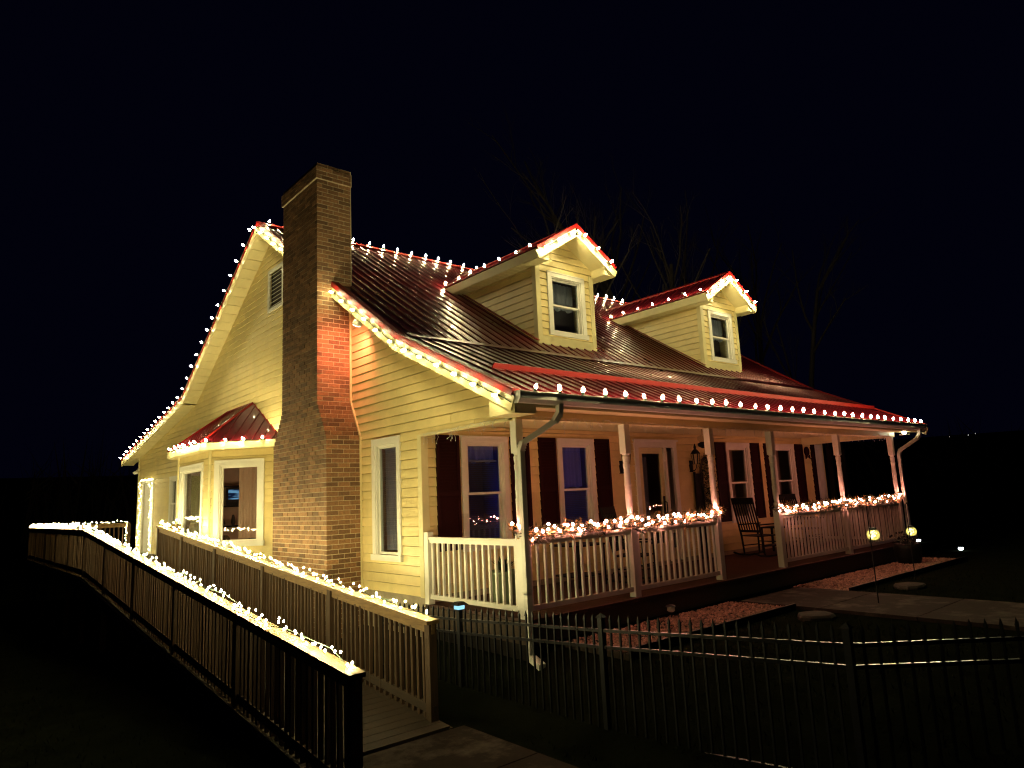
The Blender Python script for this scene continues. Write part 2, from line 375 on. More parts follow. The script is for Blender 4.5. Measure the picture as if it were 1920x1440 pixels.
# walls ------------------------------------------------------------
GF = Frame((0,0,0),(0,1,0),(-1,0,0))         # left gable, a = y
FF = Frame((0,PY,0),(1,0,0),(0,-1,0))        # porch wall, a = x
fnd = MB(); fnd.box(.0,PY+.0,-1.4,XR,13.4,.08); fnd.box(0.02,13.4,-1.5,8,19.75,.08)
fnd.obj('foundation','foundation',house)
gw = MB()                                     # corner boards and the frieze of the gable wall
gw.box(-.03,.0,2.385,.02,PY-.03,2.43)
gable = gw.obj('gable_wall','cream',house)
MB().box(-.028,PY-.028,.08,0,PY+.075,2.42).box(0,PY-.028,.08,.09,PY,2.55).obj('corner_board','cream',gable)
MB().box(-.028,19.66,.08,.05,19.78,3.34).obj('corner_board','cream',gable)
def glim(z):
    zz=z+.12
    def inv(a,za,b,zb): return a+(zz-za)*(b-a)/(zb-za)
    if zz<=BEND[1]: lo=inv(*EAVE,*BEND)
    elif zz<=RIDGE[1]: lo=inv(*BEND,*RIDGE)
    else: lo=RIDGE[0]
    if zz<=BEAVE[1]+.16: hi=19.72
    elif zz<=BBEND[1]: hi=min(19.72,inv(*BEAVE,*BBEND))
    elif zz<=RIDGE[1]: hi=inv(*RIDGE,*BBEND)
    else: hi=RIDGE[0]
    return max(lo,0.0),hi
GW = dict(w1=(2.70,3.57,.56,2.47), vent=(7.30,8.16,5.70,6.66), small=(14.95,15.75,.95,2.50), door=(17.55,19.15,.18,2.55))
BAY0,BAY1,BAYD = 7.72,12.05,1.0
gopen=[(-.5,PY-.02,-2,2.41),(GW['w1'][0]+.03,GW['w1'][1]-.03,GW['w1'][2]+.03,GW['w1'][3]-.03),
       (4.05,6.1,-2,2.6),(4.35,5.75,2.6,7.7),(7.36,8.10,5.76,6.60),(BAY0+.05,BAY1-.05,-1,2.85),(15.0,15.7,1.0,2.45),(17.66,19.04,.1,2.46)]
n1=siding(GF,gable,.08,7.56,glim,gopen,joints=True)
window(GF,house,*GW['w1'][:2],*GW['w1'][2:],tw=.10,double=False,blind=(1.0,2.3),curtain=[(3.15,3.5,.7,2.4,'sheer',0)])
window(GF,house,*GW['small'][:2],*GW['small'][2:],double=True)
v=MB(); y0,y1,z0,z1=GW['vent']
for b in ((y0,y1,z1-.07,z1),(y0,y1,z0,z0+.07),(y0,y0+.07,z0+.07,z1-.07),(y1-.07,y1,z0+.07,z1-.07)): GF.box(v,b[0],b[1],0,.04,b[2],b[3])
v=v.obj('gable_vent','white_metal',house)
MB().box(.05,y0,z0,.06,y1,z1).obj('vent_backing','interior_dark',v)
for k in range(9):
    z=z0+.09+k*.088; MB().add([GF.p(y0+.07,.035,z),GF.p(y1-.07,.035,z),GF.p(y1-.07,-.02,z+.055),GF.p(y0+.07,-.02,z+.055),GF.p(y0+.07,.035,z+.008),GF.p(y1-.07,.035,z+.008),GF.p(y1-.07,-.02,z+.063),GF.p(y0+.07,-.02,z+.063)],[(0,3,2,1),(4,5,6,7),(0,1,5,4),(1,2,6,5),(2,3,7,6),(3,0,4,7)]).obj('slat','white_metal',v)
# side door at the landing
d=MB()
for b in ((17.6,19.1,2.43,2.55),(17.6,17.72,.18,2.43),(18.98,19.1,.18,2.43)): GF.box(d,b[0],b[1],0,.045,b[2],b[3])
GF.box(d,17.5,19.2,.0,.16,.10,.19)
d=d.obj('door_frame','trim',house)
dd=MB(); GF.box(dd,17.72,18.98,-.05,-.01,.19,2.43)
for q in ((17.85,18.85,1.35,2.3),): GF.box(dd,q[0],q[1],-.012,.0,q[2]-.05,q[2]); 
dd.obj('door','trim',d)
h=MB().lathe([(.02,0),(.03,.02),(.03,.045),(.012,.06)],(-.01,17.85,1.15),8,(-1,0,0)); h.obj('door_handle','black_metal',d)

# porch wall
fw=MB(); FF.box(fw,0.09,XR,-.06,.0,2.55,2.62); FF.box(fw,XR-.08,XR+.02,0,.028,.08,2.6)
front=fw.obj('porch_wall','cream',house)
WIN=[(.70,1.64),(2.76,3.68),(7.96,8.92),(9.98,10.98),(12.06,12.44)]
WZ0,WZ1=.66,2.42
DX0,DX1=4.82,6.14
fopen=[(a+.03,b-.03,WZ0+.03,WZ1-.03) for a,b in WIN]+[(DX0+.03,DX1-.03,-1,2.39)]
n2=siding(FF,front,.08,2.56,lambda z:(.09,XR-.08),fopen)
vals=lambda a,b:[(a+.12,b-.12,1.98,2.32,'sheer',.16)]
for i,(a,b) in enumerate(WIN):
    cu=None; bl=None
    if i==0: cu=vals(a,b); bl=(.78,2.02)
    elif i==1: cu=[(a+.12,b-.12,1.55,2.32,'sheer',.05)]; bl=(.78,1.5)
    elif i in (2,3): cu=[(a+.12,b-.40,.8,2.32,'curtain',0)]
    else: cu=[(a+.12,b-.12,1.6,2.32,'interior_dark',0)]
    window(FF,house,a,b,WZ0,WZ1,tw=.095,double=True,blind=bl,curtain=cu)
SH=[(.24,.66),(1.69,2.10),(2.32,2.72),(3.72,4.10),(7.54,7.92),(8.97,9.34),(9.56,9.94),(11.03,11.42),(11.86,12.04)]
for a,b in SH:
    m=MB(); FF.box(m,a,a+.05,.006,.045,.70,2.42); FF.box(m,b-.05,b,.006,.045,.70,2.42)
    for z0,z1 in ((.70,.77),(1.50,1.57),(2.35,2.42)): FF.box(m,a+.05,b-.05,.006,.043,z0,z1)
    s=m.obj('shutter','shutter',house); m=MB()
    for zb,zt in ((.77,1.50),(1.57,2.35)):
        m=MB(); n=16; hh=(zt-zb)/n
        for k in range(n):
            z=zb+k*hh; m.v+=[tuple(FF.p(a+.05,.034,z)),tuple(FF.p(b-.05,.034,z)),tuple(FF.p(b-.05,.022,z+hh)),tuple(FF.p(a+.05,.022,z+hh))]
            m.f.append((4*k,4*k+1,4*k+2,4*k+3)); 
            if k: m.f.append((4*k-1,4*k-2,4*k+1,4*k))
        m.mi=[0]*len(m.f); m.obj('louvre','shutter',s)
# front door with sidelight
d=MB()
for b in ((DX0,DX1,2.28,2.40),(DX0,DX0+.11,.06,2.28),(DX1-.11,DX1,.06,2.28),(5.72,5.80,.06,2.28)): FF.box(d,b[0],b[1],-.02,.042,b[2],b[3])
FF.box(d,DX0-.03,DX1+.03,0,.07,2.40,2.44)
d=d.obj('door_frame','trim',house)
dd=MB()
for b in ((DX0+.11,5.07,.06,2.28),(5.62,5.72,.06,2.28),(5.07,5.62,.06,.42),(5.07,5.62,2.16,2.28)): FF.box(dd,b[0],b[1],-.05,-.004,b[2],b[3])
dd.obj('door','cream',d)
q=MB(); FF.box(q,5.07,5.62,-.03,-.024,.42,2.16); q.obj('door_glass','glass',d)
q=MB(); FF.box(q,5.80,DX1-.11,-.03,-.024,.3,2.28); q.obj('sidelight_glass','glass',d)
q=MB(); FF.box(q,5.80,DX1-.11,-.05,.0,.06,.3); q.obj('sidelight_panel','cream',d)
q=MB().tube([FF.p(5.66,.0,.98),FF.p(5.66,.06,1.0),FF.p(5.66,.06,1.2),FF.p(5.66,0,1.22)],.012,6); q.box(5.63,PY-.006,.9,5.69,PY+.004,1.32); q.obj('door_handle','black_metal',d)
q=MB(); n=14
for i in range(n+1):
    a=lerp(5.16,5.34,i/n); q.v+=[tuple(FF.p(a,-.12+.015*math.sin(i*1.8),.45)),tuple(FF.p(a,-.12+.015*math.sin(i*1.8),2.1))]
q.f=[(2*i,2*i+2,2*i+3,2*i+1) for i in range(n)]; q.mi=[0]*n; q.obj('door_curtain','sheer',d,True)

# hidden walls, floors and ceilings that keep the inside dark
MB().box(XR-.02,PY+.02,.08,XR,13.3,3.9).obj('end_wall','siding',house)
q=MB(); q.add([(XR-.01,PY+.02,3.85),(XR-.01,13.4,3.85),(XR-.01,13.4,4.4),(XR-.01,7.95,7.5),(XR-.01,2.2,3.8)],[(0,1,2,3,4)]); q.obj('end_gable','siding',house)
MB().box(.02,13.38,.08,XR,13.42,4.45).obj('back_wall','siding',house)
q=MB(); q.box(.03,19.70,.08,8,19.74,3.3); q.box(7.96,13.4,.08,8,19.7,4.2); q.obj('rear_room_wall','siding',house)
MB().box(.03,PY+.03,.082,XR-.03,13.37,.10).obj('floor','interior_dark',house)
MB().box(.03,PY+.01,2.64,XR-.03,13.37,2.68).obj('ceiling','interior',house)
MB().box(.03,13.43,2.7,7.95,19.6,2.72).obj('rear_room_ceiling','interior',house)
q=MB(); q.box(.04,6.55,.1,4.6,6.6,2.64); q.box(4.55,PY+.04,.1,4.6,6.55,2.64); q.box(4.4,6.6,.1,4.45,13.3,2.64); q.box(.05,12.85,.1,4.4,12.9,2.64)
q.obj('partition','interior',house)

# bay window ---------------------------------------------------------
B0=(0,BAY0); B1=(-BAYD,BAY0+BAYD); B2=(-BAYD,BAY1-BAYD); B3=(0,BAY1)
bz0,bz1=-.15,2.72
bw=MB(); bw.prism([(0.05,BAY0,bz0-.03),(0.05,BAY1,bz0-.03),(-BAYD-.02,B2[1]+.01,bz0-.03),(-BAYD-.02,B1[1]-.01,bz0-.03)],(0,0,.05))
for p in (B1,B2): bw.lathe([(.035,bz0),(.035,bz1)],(p[0]-.005,p[1],0),6)
bw.prism([(0.05,BAY0,bz1),(0.05,BAY1,bz1),(-BAYD,B2[1],bz1),(-BAYD,B1[1],bz1)],(0,0,.05))
bay=bw.obj('bay_window','cream',house)
s2=math.sqrt(.5)
NF=Frame((0,BAY0,0),(-1,1,0),(-1,-1,0)); CF=Frame((-BAYD,BAY0+BAYD,0),(0,1,0),(-1,0,0)); LF=Frame((-BAYD,BAY1-BAYD,0),(1,1,0),(-1,1,0))
fl=BAYD/s2; cl=BAY1-BAY0-2*BAYD
siding(NF,bay,bz0,bz1,lambda z:(0,fl-.03),[(.27,1.27,.75,2.44)],'bay_siding_board')
siding(CF,bay,bz0,bz1,lambda z:(.03,cl-.03),[(.47,2.13,.75,2.44)],'bay_siding_board')
siding(LF,bay,bz0,bz1,lambda z:(.03,fl),[(.27,1.12,.75,2.44)],'bay_siding_panel','j')
window(NF,bay,.23,1.31,.70,2.49,tw=.11,double=False,level=2,curtain=[(.37,.88,.85,2.36,'curtain',0)])
window(CF,bay,.42,2.18,.70,2.49,tw=.11,double=False,level=2)
window(LF,bay,.25,1.16,.70,2.49,tw=.11,double=False,level=2)
# bay roof
ov=.24
def off(o): # eave outline with overhang o
    k=o*math.tan(R(22.5))
    return [(0,BAY0-o*1.414),(-BAYD-o,BAY0+BAYD-k),(-BAYD-o,BAY1-BAYD+k),(0,BAY1+o*1.414)]
E=off(ov); ez=2.86; T=[(0.0,9.05,3.82),(0.0,10.75,3.82)]
br=MB(); Q=[(x,y,ez) for x,y in E]
br.add([Q[0],Q[1],Q[2],Q[3],T[0],T[1]],[(0,1,4),(1,2,5,4),(2,3,5)])
brf=br.obj('bay_roof','roof',bay)
def ribs_tri(P0,P1,A,n):
    # ribs run up the slope from eave P0-P1 of the triangle P0,P1,A
    P0,P1,A=Vector(P0),Vector(P1),Vector(A); e=P1-P0; tf=(A-P0).dot(e)/e.length_squared; up=A-(P0+e*tf)
    for i in range(1,n):
        t=i/n; k=t/tf if t<tf else (1-t)/(1-tf); a=P0+e*t
        MB().bar(a,a+up*k*.97,.03,.03,up=(0,0,1)).obj('roof_rib','roof',bay)
ribs_tri(Q[0],Q[1],T[0],8)
for i in range(1,9):
    a=Vector(Q[1]).lerp(Vector(Q[2]),i/9); b=Vector(T[0]).lerp(Vector(T[1]),i/9); MB().bar(a,b,.03,.03,up=(0,0,1)).obj('roof_rib','roof',bay)
q=MB(); q.tube([Q[1],T[0]],.03,5); q.tube([Q[2],T[1]],.03,5); q.tube([T[0],T[1]],.03,5); q.tube([Q[0],T[0]],.03,5); q.obj('roof_trim','redtrim',bay)
q=MB(); Ei=off(ov-.03)
for (a,b) in zip(E,E[1:]):
    A=Vector((*a,ez-.085)); B=Vector((*b,ez-.085)); q.bar(A,B,.025,.15)
q.obj('fascia','cream',bay)
q=MB(); P=[(x,y,ez-.155) for x,y in off(ov-.01)]; q.add(P,[(0,1,2,3)]); q.obj('soffit','cream',bay)

# chimney ------------------------------------------------------------
CX0=-.64; CH=.0765; CZ0=-.86; CTOP=7.50
def cy01(z):
    if z<2.56: return 3.96,6.19
    if z<3.19:
        k=min(8,int((z-2.56)/CH)+1)/8; return 3.96+.34*k,6.19-.39*k
    if CTOP-.35<z<CTOP-.12: return 4.27,5.83
    return 4.30,5.80
core=MB(); zc=CZ0
rows=int((CTOP-CZ0)/CH)
for i in range(rows):
    z=CZ0+i*CH; y0,y1=cy01(z+.01); x0=CX0-(.03 if CTOP-.35<z+.01<CTOP-.12 else 0)
    core.box(x0+.006,y0+.006,z,.02,y1-.006,z+CH)
core.box(CX0+.12,4.5,CTOP-.02,-.1,5.6,CTOP+.06)
chim=core.obj('chimney','mortar',house)
BR=[]   # (centre, size, score)
for i in range(rows):
    z=CZ0+i*CH; y0,y1=cy01(z+.01); x0=CX0-(.03 if CTOP-.35<z+.01<CTOP-.12 else 0); ev=i%2; bh=CH-.011; zc=z+CH/2
    W=.09
    # -x face
    y=y0 if ev else y0+W+.010
    first=True
    while y<y1-.02:
        L=min(.200,y1-y)
        if not ev and first and False: L=.1
        if y1-(y+L)<.03: L=y1-y
        BR.append(((x0+W/2,y+L/2,zc),(W,L,bh),0)); y+=L+.010
    # -y face
    x=x0+W+.010 if ev else x0
    while x<-.02:
        L=min(.200,0-x)
        if -(x+L)<.03: L=-x
        BR.append(((x+L/2,y0+W/2,zc),(L,W,bh),1)); x+=L+.010
    x=x0+W+.010
    while x<-.02:
        L=min(.2,0-x); BR.append(((x+L/2,y1-W/2,zc),(L,W,bh),2)); x+=L+.010
def bscore(b):
    c=Vector(b[0])-CAM; d=c.length
    cosv=abs(c.x)/d if b[2]==0 else abs(c.y)/d
    if b[2]==2 or b[0][2]<.1: return 0
    return cosv*max(b[1][0],b[1][1])/d
BR.sort(key=bscore,reverse=True)
bm={}
def brickmesh(sz):
    k=tuple(round(q,3) for q in sz)
    if k not in bm:
        a,b,c=[q/2 for q in k]; e=.004
        m=MB(); vs=[]
        for zz,s in ((-c,e),(-c+e,0),(c-e,0),(c,e)):
            vs+=[(-a+s,-b+s,zz),(a-s,-b+s,zz),(a-s,b-s,zz),(-a+s,b-s,zz)]
        m.add(vs,[(3,2,1,0),(12,13,14,15)]+[(r*4+i,r*4+(i+1)%4,r*4+4+(i+1)%4,r*4+4+i) for r in range(3) for i in range(4)])
        bm[k]=m.mesh('brick','brick')
    return bm[k]
for c,s,_ in BR[:300]:
    place('brick',brickmesh(s),chim,loc=(c[0]+random.uniform(-.002,.002),c[1]+random.uniform(-.002,.002),c[2]))
m=MB()
for c,s,_ in BR[300:]:
    j=random.uniform(-.003,.003); m.box(c[0]-s[0]/2+j,c[1]-s[1]/2+j,c[2]-s[2]/2,c[0]+s[0]/2+j,c[1]+s[1]/2+j,c[2]+s[2]/2)
tag(m.obj('brickwork','brick',chim),kind='stuff')
q=MB(); q.bar((-.03,3.955,.1),(-.03,3.955,2.56),.03,.03); q.bar((-.03,3.955,2.56),(-.03,4.285,3.2),.03,.03); q.bar((-.03,4.285,3.2),(-.03,4.285,5.0),.03,.03); q.obj('corner_trim','cream',house)

# roof ----------------------------------------------------------------
RX0,RX1=-.36,12.62
rd=MB()
for (a,b) in zip(PROF,PROF[1:]):
    x1=RX1 if b!=BEAVE else 8.3
    rd.add([(RX0+.02,a[0],a[1]-.03),(x1-.02,a[0],a[1]-.03),(x1-.02,b[0],b[1]-.03),(RX0+.02,b[0],b[1]-.03),(RX0+.02,a[0],a[1]-.10),(x1-.02,a[0],a[1]-.10),(x1-.02,b[0],b[1]-.10),(RX0+.02,b[0],b[1]-.10)],
           [(0,1,2,3),(7,6,5,4),(0,4,5,1),(1,5,6,2),(2,6,7,3),(3,7,4,0)])
roof=rd.obj('roof','cream',house)
PW=.9144
def panelmesh(L,name):
    prof=[]; 
    for k in range(4):
        x=k*PW/4
        prof+=[(x,0),(x+.075,0),(x+.090,.021),(x+.118,.021),(x+.133,0),(x+.1810,0),(x+.186,.004),(x+.196,.004),(x+.201,0)]
    prof.append((PW+.012,0))
    m=MB(); n=len(prof)
    m.v=[(x,0,z) for x,z in prof]+[(x,L,z) for x,z in prof]; m.f=[(i,i+1,n+i+1,n+i) for i in range(n-1)]; m.mi=[0]*len(m.f)
    return m.mesh(name,'roof')
for si,(a,b) in enumerate(zip(PROF,PROF[1:])):
    dy,dz=b[0]-a[0],b[1]-a[1]; L=math.hypot(dy,dz); ang=math.atan2(dz,dy)
    nrm=Vector((0,-dz,dy)).normalized()
    lo=-.05 if si==0 else 0
    me=panelmesh(L-lo,'roof_panel')
    x=RX0+.03; xe=RX1 if si<3 else 8.2
    while x<xe-.5:
        P=Vector((x,a[0],a[1]))+Vector((0,dy,dz)).normalized()*lo-nrm*.018+nrm*(.004 if (int(round((x-RX0)/PW))%2) else 0)
        place('roof_panel',me,roof,loc=P,rot=(ang,0,0)); x+=PW
q=MB(); q.prism([(RX0,RIDGE[0]-.16,RIDGE[1]-.075),(RX0,RIDGE[0],RIDGE[1]+.032),(RX0,RIDGE[0]+.16,RIDGE[1]-.062),(RX0,RIDGE[0]+.16,RIDGE[1]-.085),(RX0,RIDGE[0],RIDGE[1]+.01),(RX0,RIDGE[0]-.16,RIDGE[1]-.098)],(RX1-RX0,0,0)); q.obj('ridge_cap','redtrim',roof)
q=MB(); q.bar((RX0+.2,BEND[0],BEND[1]+.022),(RX1-.1,BEND[0],BEND[1]+.022),.16,.012,up=(0,-.5,.85)); q.obj('bend_flashing','roof',roof)
# red edge trim and cream rake fascia along both rakes
for xx,sg in ((RX0,-1),(RX1,1)):
    q=MB(); f=MB(); so=[]
    for si,(a,b) in enumerate(zip(PROF,PROF[1:])):
        if sg>0 and si==3: continue
        A=Vector((xx,a[0],a[1])); B=Vector((xx,b[0],b[1]))
        q.bar(A+Vector((-sg*.05,0,.012)),B+Vector((-sg*.05,0,.012)),.13,.03)
        q.bar(A+Vector((sg*.012,0,-.03)),B+Vector((sg*.012,0,-.03)),.016,.07)
        f.bar(A+Vector((0,0,-.155)),B+Vector((0,0,-.155)),.028,.18)
    q.obj('rake_trim','redtrim',roof); f.obj('rake_fascia','cream',roof)
sof={}
for si,(a,b) in enumerate(zip(PROF,PROF[1:])):
    dy,dz=b[0]-a[0],b[1]-a[1]; L=math.hypot(dy,dz); n=int(L/.29); t=Vector((0,dy,dz))/L; nr=Vector((0,-dz,dy))/L
    for i in range(n):
        c0=Vector((0,a[0],a[1]))+t*(L*i/n); c1=Vector((0,a[0],a[1]))+t*(L*(i+1)/n-.014)
        mid=(c0+c1)/2
        m=MB(); vs=[]
        for x in (RX0+.016,-.0):
            for c,o in ((c0,-.225),(c1,-.225),(c1,-.210),(c0,-.210)): vs.append((x,(c+nr*o).y,(c+nr*o).z))
        m.add(vs,[(0,1,2,3),(7,6,5,4),(0,4,5,1),(1,5,6,2),(2,6,7,3),(3,7,4,0)])
        m.obj('soffit_panel','cream',roof)
# raised red strip above the porch eave
sy=.62; sz=roofz(sy); q=MB(); q.bar((.20,sy,sz+.045),(12.35,sy,sz+.045),.012,.085,up=(0,-.55,.83)); q.bar((.20,sy+.06,sz+.012),(12.35,sy+.06,sz+.012),.13,.012,up=(0,-.43,.9)); q.obj('roof_guard','redtrim',roof)

# gutter, soffit, beam, downspouts
GX0,GX1=-.35,12.25
q=MB(); P=[(0,-.43,2.535),(0,-.50,2.535),(0,-.535,2.58),(0,-.535,2.64),(0,-.55,2.66),(0,-.55,2.672),(0,-.535,2.672),(0,-.525,2.60),(0,-.50,2.55),(0,-.445,2.55),(0,-.445,2.665),(0,-.43,2.665)]
q.prism([(GX0,y,z) for _,y,z in P],(GX1-GX0,0,0)); gut=q.obj('gutter','white_metal',house)
for x in (GX0-.006,GX1): MB().prism([(x,-.43,2.53),(x,-.50,2.53),(x,-.54,2.58),(x,-.555,2.675),(x,-.43,2.675)],(.006,0,0)).obj('end_cap','white_metal',gut)
q=MB(); q.box(RX0+.03,-.428,2.50,12.45,-.40,2.655); q.obj('fascia','cream',house)
q=MB(); q.box(RX0+.03,-.40,2.515,12.45,-.075,2.53); q.obj('eave_soffit','cream',house)
q=MB(); q.box(-.03,-.075,2.40,11.55,.075,2.62); q.box(11.40,.075,2.40,11.55,PY-.03,2.62); q.box(0.0,.075,2.40,.10,PY-.03,2.56); q.obj('porch_beam','cream',house)
q=MB(); q.prism([(-.35,-.43,2.42),(-.35,-.43,2.66),(-.35,.05,2.78),(-.35,.05,2.42)],(.34,0,0)); q.obj('eave_return','cream',house)
cl_=MB(); x=.1
cl=MB().box(.02,.08,2.585,11.5,PY-.01,2.60).obj('porch_ceiling','cream',house)
while x<11.4:
    MB().box(x,.085,2.572,x+.135,PY-.02,2.584).obj('ceiling_board','cream',cl); x+=.15
def spout(x,side):
    m=MB()
    pts=[(x+.34*side,-.48,2.55),(x+.34*side,-.47,2.44),(x+.30*side,-.42,2.34),(x+.14*side,-.25,2.20),(x+.02*side,-.13,2.10),(x,-.10,2.0),(x,-.10,.3),(x,-.10,-.42)]
    # rectangular section 8 x 7 cm; the elbows carry raised ribs
    for a,b in zip(pts,pts[1:]):
        a=Vector(a);b=Vector(b); d=(b-a).normalized()
        m.bar(a-d*.012,b+d*.012,.075,.065,up=(0,1,0) if abs(d.z)>.8 else (0,0,1))
        if a.z<2.5 and b.z>1.95:
            k=max(2,int((b-a).length/.035))
            for i in range(k):
                c=a.lerp(b,(i+.5)/k); m.bar(c-d*.005,c+d*.005,.086,.076,up=(0,1,0) if abs(d.z)>.8 else (0,0,1))
    return m
spout(.0,1).obj('downspout','white_metal',house)
spout(11.60,1).obj('downspout','white_metal',house)
MB().bar((.0,-.10,-.42),(-.04,-.34,-.49),.09,.07).obj('downspout_elbow','white_metal',house)
# porch deck, posts, railings
pf=MB().box(0.0,-.10,-.16,11.5,PY,-.035).obj('porch_floor','dark_wood',house)
x=0
while x<11.5:
    MB().box(x,-.13,-.034,min(x+.135,11.5),PY-.01,0).obj('floor_board','porch_floor',pf); x+=.141
q=MB(); q.box(-.02,-.12,-.29,11.52,-.10,-.04); q.box(-.02,-.10,-.29,0,PY,-.04); q.obj('porch_skirt','lumber_dark',house)
q=MB(); q.box(.03,-.08,-.9,11.47,-.06,-.28); q.box(.03,-.06,-.9,.05,PY,-.28); q.obj('crawl_screen','dark_wood',house)
PX=[.03,2.08,4.18,6.10,8.72,11.45]
pm=MB(); w=.056
pm.box(-w,-w,0,w,w,1.02); pm.box(-w,-w,1.98,w,w,2.40)
pm.lathe([(w*.98,1.02),(w*.7,1.05),(w*.95,1.09),(w*.95,1.11),(w*.68,1.14),(w*.86,1.22),(w*.9,1.40),(w*.9,1.415),(w*.82,1.43),(w*.82,1.52),(w*.9,1.535),(w*.9,1.55),(w*.84,1.57),(w*.76,1.76),(w*.9,1.80),(w*.9,1.83),(w*.76,1.85),(w*.92,1.90),(w*.95,1.93),(w*.72,1.955),(w,1.98)],n=14)
pmesh=pm.mesh('porch_post','trim')
for x in PX: place('porch_post',pmesh,house,loc=(x,0,0))
balm=MB().box(-.016,-.016,0,.016,.016,.74).mesh('baluster','trim')
def railing(A,B):
    A=Vector(A);B=Vector(B);d=(B-A);L=d.length;t=d/L
    m=MB(); m.bar(A+Vector((0,0,.915)),B+Vector((0,0,.915)),.085,.035); m.bar(A+Vector((0,0,.875)),B+Vector((0,0,.875)),.045,.05); m.bar(A+Vector((0,0,.105)),B+Vector((0,0,.105)),.05,.06)
    r=m.obj('railing','trim',house); n=int(L/.125)
    for i in range(n):
        p=A+t*(L*(i+.5)/n); place('baluster',balm,r,loc=(p.x,p.y,.12))
for a,b in ((0,1),(1,2),(3,4),(4,5)): railing((PX[a]+.056,0,0),(PX[b]-.056,0,0))
railing((.03,.056,0),(.03,PY-.12,0)); railing((PX[5],.056,0),(PX[5],PY-.03,0))
MB().box(-.02,PY-.13,0,.08,PY-.03,1.0).obj('newel_post','trim',house)

